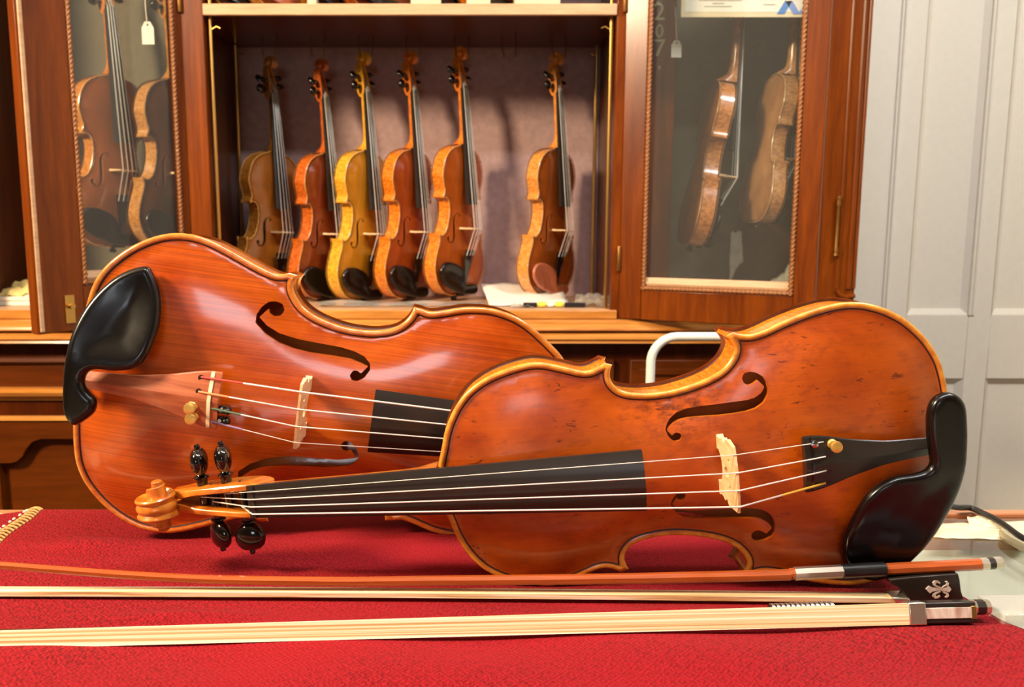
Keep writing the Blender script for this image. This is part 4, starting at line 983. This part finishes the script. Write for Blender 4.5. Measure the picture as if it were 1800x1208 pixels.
# fleur ornament lying along the bow
def fleur(pts, nm='fleur_inlay'):
    P = [fpt(1641 + a, 1030 + b) for a, b in pts]; MB().prism(P, -.0063, -.0054, lambda p, q, a: (p, yc + a, q)).build(nm, M['pearl'], fo, smooth=False)
fleur([(-22, -1), (-16, -6.5), (-9, -3.2), (2, -2.2), (8, -3), (14, -7), (20, -5), (23, 0), (19, 5), (13, 3), (8, 2.2), (2, 1.6), (-9, 3), (-15, 6.5)])
def petal(sg):
    o = [(3, 2), (-3, 4), (-9, 8), (-10, 12), (-6, 15.5), (0, 15), (4, 12), (2.5, 9.5), (-.5, 11.5), (-4, 11.5), (-5, 9), (-1, 6.5), (5, 4)]
    fleur([(a, sg * b) for a, b in (o if sg > 0 else o[::-1])])
    o = [(6, 2.5), (9, 6), (14, 8), (15, 11), (12, 13.5), (15.5, 14.5), (19, 11), (17.5, 6.5), (12, 3.5)]
    fleur([(a, sg * b) for a, b in (o if sg > 0 else o[::-1])])
petal(1); petal(-1)
hd = [Vector((h0.x, 0, h0.z))]; p_ = pts[0]; yy = yb1(p_.x)
MB().prism([(p_.x + .006, p_.z + .002), (p_.x - .004, p_.z + .003), (p_.x - .012, h0.z - .001), (p_.x - .012, h0.z - .003), (p_.x + .012, h0.z - .002), (p_.x + .011, h0.z + .002), (p_.x + .004, h0.z + .006)], -.004, .004, lambda p, q, a: (p, yy + a, q)).build('bow_head', M['pern'], b1, ang=.9, bevel=.0006)

b2 = tag(empty('violin_bow', None, (0, 0, 0)), 'second bow lying nearest the camera with its flat hair ribbon showing', 'bow', 'bows lying in front of the violins')
def on_tab(px, py, z=.0012):
    y = .5
    for _ in range(30):
        e = at(px, py, y).z - z; y += e * 1.9
    return at(px, py, y)
ra, rb = on_tab(-230, 1147, .002), on_tab(1602, 1098.5, .0045)
dx = (rb - ra).normalized(); A2 = Vector((rb.x, rb.y, .0045)); u2 = Vector((dx.x, dx.y, 0)).normalized(); n2 = Vector((-u2.y, u2.x, 0)); tl = R(16); z2 = Vector((0, 0, 1)) * math.cos(tl) + n2 * math.sin(tl); n2 = n2 * math.cos(tl) - Vector((0, 0, 1)) * math.sin(tl)
M2 = Matrix.Identity(4); M2.col[0][:3] = u2; M2.col[1][:3] = n2; M2.col[2][:3] = z2; M2.col[3][:3] = A2     # x along bow, y away from the camera, z up
mb = MB(); rg = []
for t in np.linspace(0, 1, 9):
    c = ra.lerp(rb, t); h = .0100 + .0030 * t; rg.append([c, c + z2 * h, c + z2 * h + n2 * .0018, c + n2 * .0018])
Mi = M2.inverted(); mb.loft([[Mi @ p for p in r] for r in rg]).build('hair', M['hair'], b2, smooth=False).matrix_local = M2
pxm = lambda px: (px - 1602) / 1500 * .545
def b2box(nm, px0, px1, y0, y1, z0, z1, m, par, bev=.0008): return MB().box(pxm(px0), pxm(px1), y0, y1, z0, z1, M2).build(nm, m, par, bevel=bev)
fo2 = b2box('frog', 1628, 1722, .0004, .0105, 0, .0132, M['ebony'], b2, .001)
b2box('ferrule', 1599, 1630, -.0008, .0075, -.0004, .0136, M['silver'], fo2); b2box('pearl_slide', 1630, 1712, -.0003, .003, .0032, .0100, M['pearl'], fo2, .0003); b2box('heel_plate', 1711, 1721, -.0003, .003, .0026, .0106, M['brass'], fo2, .0003)
b2box('ferrule_wedge', 1597, 1600, .0002, .003, .0008, .0128, M['bone'], fo2, .0002)
st = [M2 @ Vector((pxm(px), y, z)) for px, y, z in ((-200, .0120, .0050), (100, .0110, .0048), (500, .0100, .0046), (900, .0100, .0048), (1300, .0115, .0056), (1602, .0130, .0066), (1722, .0135, .0068))]
sp = catmull(st, 6); MB().tube(sp, list(np.interp(sp[:, 0], [-.40, .0, .33], [.0026, .0034, .0040])), 8).build('stick', M['cab_dark'], b2, ang=.5)
wv = [M2 @ Vector((pxm(px), y, z)) for px, y, z in ((1365, .0118, .0080), (1480, .0124, .0086))]
wd_ = MB().tube(wv, .0044, 12).build('winding', M['leather'], b2)
for k in range(13):
    c = wv[0].lerp(wv[1], (k + .5) / 13); MB().tube([c - u2 * .0009, c + u2 * .0009], .0050, 12).build('wire_turn', M['silver'], wd_)
for nm, p0, p1, m in (('screw_button', 1722, 1731, M['silver']), ('button_ring', 1731, 1747, M['ebony']), ('screw_cap', 1747, 1756, M['silver'])):
    MB().tube([M2 @ Vector((pxm(p0), .0080, .0085)), M2 @ Vector((pxm(p1), .0080, .0085))], .0048, 8, phase=R(22.5)).build(nm, m, b2, ang=.5)

# ------------------------------------------------------------------ white tubular frame behind the violins
YT = 1.30; a = at(1143, 664, YT); b = at(1262, 592, YT)
wt_ = tag(empty('tubular_frame', None, (a.x, YT, FL)), 'white bent metal tube frame standing behind the front violin', 'frame')
x0, x1, zt = a.x, a.x + .42, b.z; rr_ = .040
path = [(0, 0, 0), (0, 0, zt - FL - rr_)] + [(rr_ - rr_ * math.cos(t), 0, zt - FL - rr_ + rr_ * math.sin(t)) for t in np.linspace(.15, math.pi / 2, 8)] + [(.42 - rr_ + rr_ * math.sin(t), 0, zt - FL - rr_ + rr_ * math.cos(t)) for t in np.linspace(0, math.pi / 2, 8)] + [(.42, 0, 0)]
MB().tube(path, .0070, 16, up=(0, 1, 0)).build('bent_tube', M['white'], wt_)
MB().tube([(0, 0, .30), (.42, 0, .30)], .006, 12).build('cross_bar', M['white'], wt_)
for x in (0, .42): MB().tube([(x, -.18, .012), (x, .18, .012)], .009, 12).build('foot_bar', M['white'], wt_)

# ------------------------------------------------------------------ small things in the cabinet
for n_, (px0, px1) in enumerate(((722, 775), (820, 862), (905, 985), (540, 556))):
    p0, p1 = at(px0, 6, 1.86), at(px1, 6, 1.86); z0 = ZS + .0217
    o = tag(empty('card_box', None, (p0.x, 1.86, z0)), 'cream card box on the upper shelf, %s of four' % ['second from left', 'third from left', 'widest and rightmost', 'narrowest and leftmost'][n_], 'box', 'card boxes on the upper shelf'); w = p1.x - p0.x
    boxo('carton', (0, w, 0, .14, 0, .16), M['cream'], o, .001); boxo('lid_flap', (-.001, w + .001, -.0015, .1415, .125, .162), M['paper'], o, .001)
def tag_obj(px, py, Y, label, w=.026, h=.047):
    c = at(px, py, Y); o = tag(empty('price_tag', None, c), label, 'price tag', 'white price tags')
    P = [(-w / 2, -h / 2), (w / 2, -h / 2), (w / 2, h * .22), (w * .22, h / 2), (-w * .22, h / 2), (-w / 2, h * .22)]
    H_ = [(.0028 * math.cos(a), h * .36 + .0028 * math.sin(a)) for a in np.linspace(0, 2 * math.pi, 9)[:-1]]
    slab('card', P, [H_], -.0004, .0004, lambda p, q, t: (p, t, q), M['paper'], o)
    MB().tube([(0, -.001, h * .36), (-.002, 0, h * .36 + .03), (-.004, .004, h * .36 + .075)], .0012, 6).build('loop_thread', M['white_thread'], o)
tag_obj(260, 58, 1.90, 'white price tag hanging inside the left glass door'); tag_obj(1189, 86, 1.93, 'white price tag beside the gilt numerals behind the right door', .022, .036)
def crumpled(name, poly, z, amp, mat, label, cat, seed, th=.0006, n=14):
    """sheet over a four-cornered patch with soft creases"""
    rnd = random.Random(seed); ph = [rnd.uniform(0, 6.3) for _ in range(6)]; A, B, C, D = [Vector(p) for p in poly]; mb = MB()
    for j in range(n + 1):
        for i in range(n + 1):
            s, t = i / n, j / n; p = A.lerp(B, s).lerp(D.lerp(C, s), t); w = amp * (math.sin(7 * s + ph[0] + 3 * t) + math.sin(11 * t + ph[1] - 4 * s) + .6 * math.sin(19 * s + ph[2]) + .5 * math.sin(23 * t + ph[3])) * .5
            mb.v.append((p.x, p.y + w * .3, p.z + abs(w)))
    mb.f = [(j * (n + 1) + i, j * (n + 1) + i + 1, (j + 1) * (n + 1) + i + 1, (j + 1) * (n + 1) + i) for j in range(n) for i in range(n)]
    o = mb.build(name, mat, None, ang=.8, fix=False); s = o.modifiers.new('thick', 'SOLIDIFY'); s.thickness = th; return tag(o, label, cat)
z0 = ZB + .001
# curled invoice sheet behind the lone violin: rising at the back
p = lambda px, py, Y, z=None: (at(px, py, Y) if z is None else Vector((at(px, py, Y).x, Y, z)))
crumpled('paper_sheet', [p(860, 540, 1.87, z0 + .001), p(1000, 538, 1.87, z0 + .001), p(985, 505, 2.07, z0 + .030), p(845, 495, 2.07, z0 + .034)], z0, .004, M['paper'], 'crumpled white paper lying under the lone violin at the right', 'paper', 3)
crumpled('plastic_sleeve', [p(560, 540, 1.85, z0), p(850, 540, 1.85, z0), p(850, 527, 1.95, z0), p(560, 527, 1.95, z0)], z0, .005, M['plastic'], 'clear plastic sleeve lying along the cabinet floor under the violins', 'sleeve', 5)
crumpled('plastic_bag', [p(1010, 543, 1.85, z0), p(1072, 543, 1.85, z0), p(1070, 524, 1.93, z0 + .016), p(1012, 524, 1.93, z0 + .018)], z0, .007, M['plastic'], 'small crumpled clear plastic bag at the right end of the bay floor', 'bag', 8)
crumpled('plastic_wrap', [p(897, 545, 1.835, z0), p(938, 545, 1.835, z0), p(936, 538, 1.87, z0), p(900, 538, 1.87, z0)], z0, .005, M['plastic'], 'white scrap of plastic wrap left of the yellow clip', 'wrap', 11)
yc_ = p(968, 541, 1.845, z0); yo = tag(empty('plastic_clip', None, yc_), 'small yellow and white plastic clip on the front of the bay floor', 'clip')
for dx, m, s_ in ((-.019, 'yellow', 1.), (0, 'white', .8), (.019, 'yellow', 1.)):
    MB().lathe([(.003 * s_, 0), (.0095 * s_, .002), (.011 * s_, .006 * s_), (.008 * s_, .011 * s_), (.003 * s_, .012 * s_)], Matrix.Translation((dx, 0, 0)), 12).build('knob', M[m], yo)
MB().box(-.022, .022, -.002, .002, .003, .007).build('link_bar', M['white'], yo, bevel=.0008)
MB().box(-.060, -.030, -.004, .004, 0, .010).build('black_end', M['leather'], yo, bevel=.001); MB().box(.030, .075, -.004, .004, 0, .010).build('black_end', M['leather'], yo, bevel=.001)
# left bay: duster on a white box
pa = at(2, 540, 1.92); wb_ = tag(empty('white_box', None, (pa.x, 1.88, ZB)), 'low white box on the floor of the left bay under the duster', 'box')
boxo('carton', (0, .26, 0, .12, .0005, .018), M['white'], wb_, .001); boxo('lid', (-.002, .262, -.002, .122, .012, .0205), M['paper'], wb_, .001)
crumpled('duster', [Vector((pa.x + .01, 1.885, ZB + .021)), Vector((pa.x + .085, 1.885, ZB + .021)), Vector((pa.x + .10, 1.97, ZB + .060)), Vector((pa.x + .03, 1.97, ZB + .050))], 0, .010, M['yellow_cloth'], 'folded pale yellow duster on the white box at far left', 'cloth', 21, .004)
crumpled('duster', [Vector((pa.x + .07, 1.89, ZB + .021)), Vector((pa.x + .12, 1.89, ZB + .021)), Vector((pa.x + .125, 1.97, ZB + .066)), Vector((pa.x + .085, 1.97, ZB + .060))], 0, .006, M['paper'], 'white folded cloth beside the yellow duster', 'cloth', 23, .004)
q0 = at(1335, 498, 1.9); crumpled('polishing_cloth', [Vector((q0.x, 1.86, ZB + .002)), Vector((q0.x + .13, 1.86, ZB + .002)), Vector((q0.x + .13, 2.0, ZB + .10)), Vector((q0.x + .05, 2.0, ZB + .03))], 0, .012, M['grey_cloth'], 'pale grey cloth at lower right behind the right glass door', 'cloth', 31, .003)
q0 = at(1283, 470, 2.03); crumpled('polishing_cloth', [Vector((q0.x, 2.03, ZB + .04)), Vector((q0.x + .03, 2.03, ZB + .09)), Vector((q0.x + .03, 2.05, ZB + .16)), Vector((q0.x + .006, 2.05, ZB + .155))], 0, .006, M['grey_cloth'], 'narrow grey cloth hanging between the two edge-on violins', 'cloth', 33, .003)

# ------------------------------------------------------------------ right end of the counter: cable, tape, glass block
zt_ = -.004
def tb_(px, py, z=zt_): return on_tab(px, py, z)
g0 = tb_(1680, 892, .006); pth = [Vector((g0.x - .055, .768, -.22)), Vector((g0.x - .050, .764, -.08)), Vector((g0.x - .040, .758, -.01)), Vector((g0.x - .022, .745, .006)), g0, tb_(1705, 893, .003), tb_(1725, 901, .002), tb_(1748, 912, .001), tb_(1770, 926, .001), tb_(1790, 941, .001), tb_(1830, 965, .001), tb_(1880, 990, .001)]
ca_ = tag(empty('cable'), 'black cable curving over the glass counter at the right edge', 'cable')
MB().tube(catmull(pth, 6), .0026, 10).build('cord', M['cable'], ca_)
MB().tube(catmull([tb_(1762, 937, .0005), tb_(1775, 948, .0005), tb_(1800, 962, .0005), tb_(1850, 985, .0005)], 5), .0042, 10, flat=.7).build('clear_sleeve', M['clear_cable'], ca_)
crumpled('tape_strip', [tb_(1640, 946, -.004), tb_(1800, 950, -.004), tb_(1830, 916, -.004), tb_(1655, 921, -.004)], 0, .0012, M['tape'], 'long strip of cloudy packing tape across the counter glass', 'tape', 41, .0003)
crumpled('tape_patch', [tb_(1704, 926, -.0035), tb_(1770, 930, -.0035), tb_(1748, 907, -.002), tb_(1700, 910, -.002)], 0, .0016, M['tape'], 'pale square patch of tape over the cable at the counter back', 'tape', 43, .0003)
gq = tb_(1735, 1112, -.004); g1 = tb_(1792, 1066, -.004)
gb = tag(empty('acrylic_block', None, (gq.x + .01, gq.y, zt_)), 'clear acrylic block on the counter beyond the screw end of the bows', 'block'); MB().box(0, .055, 0, .030, 0, .012).build('block_body', M['plastic'], gb, bevel=.001)
bpy.context.view_layer.update()
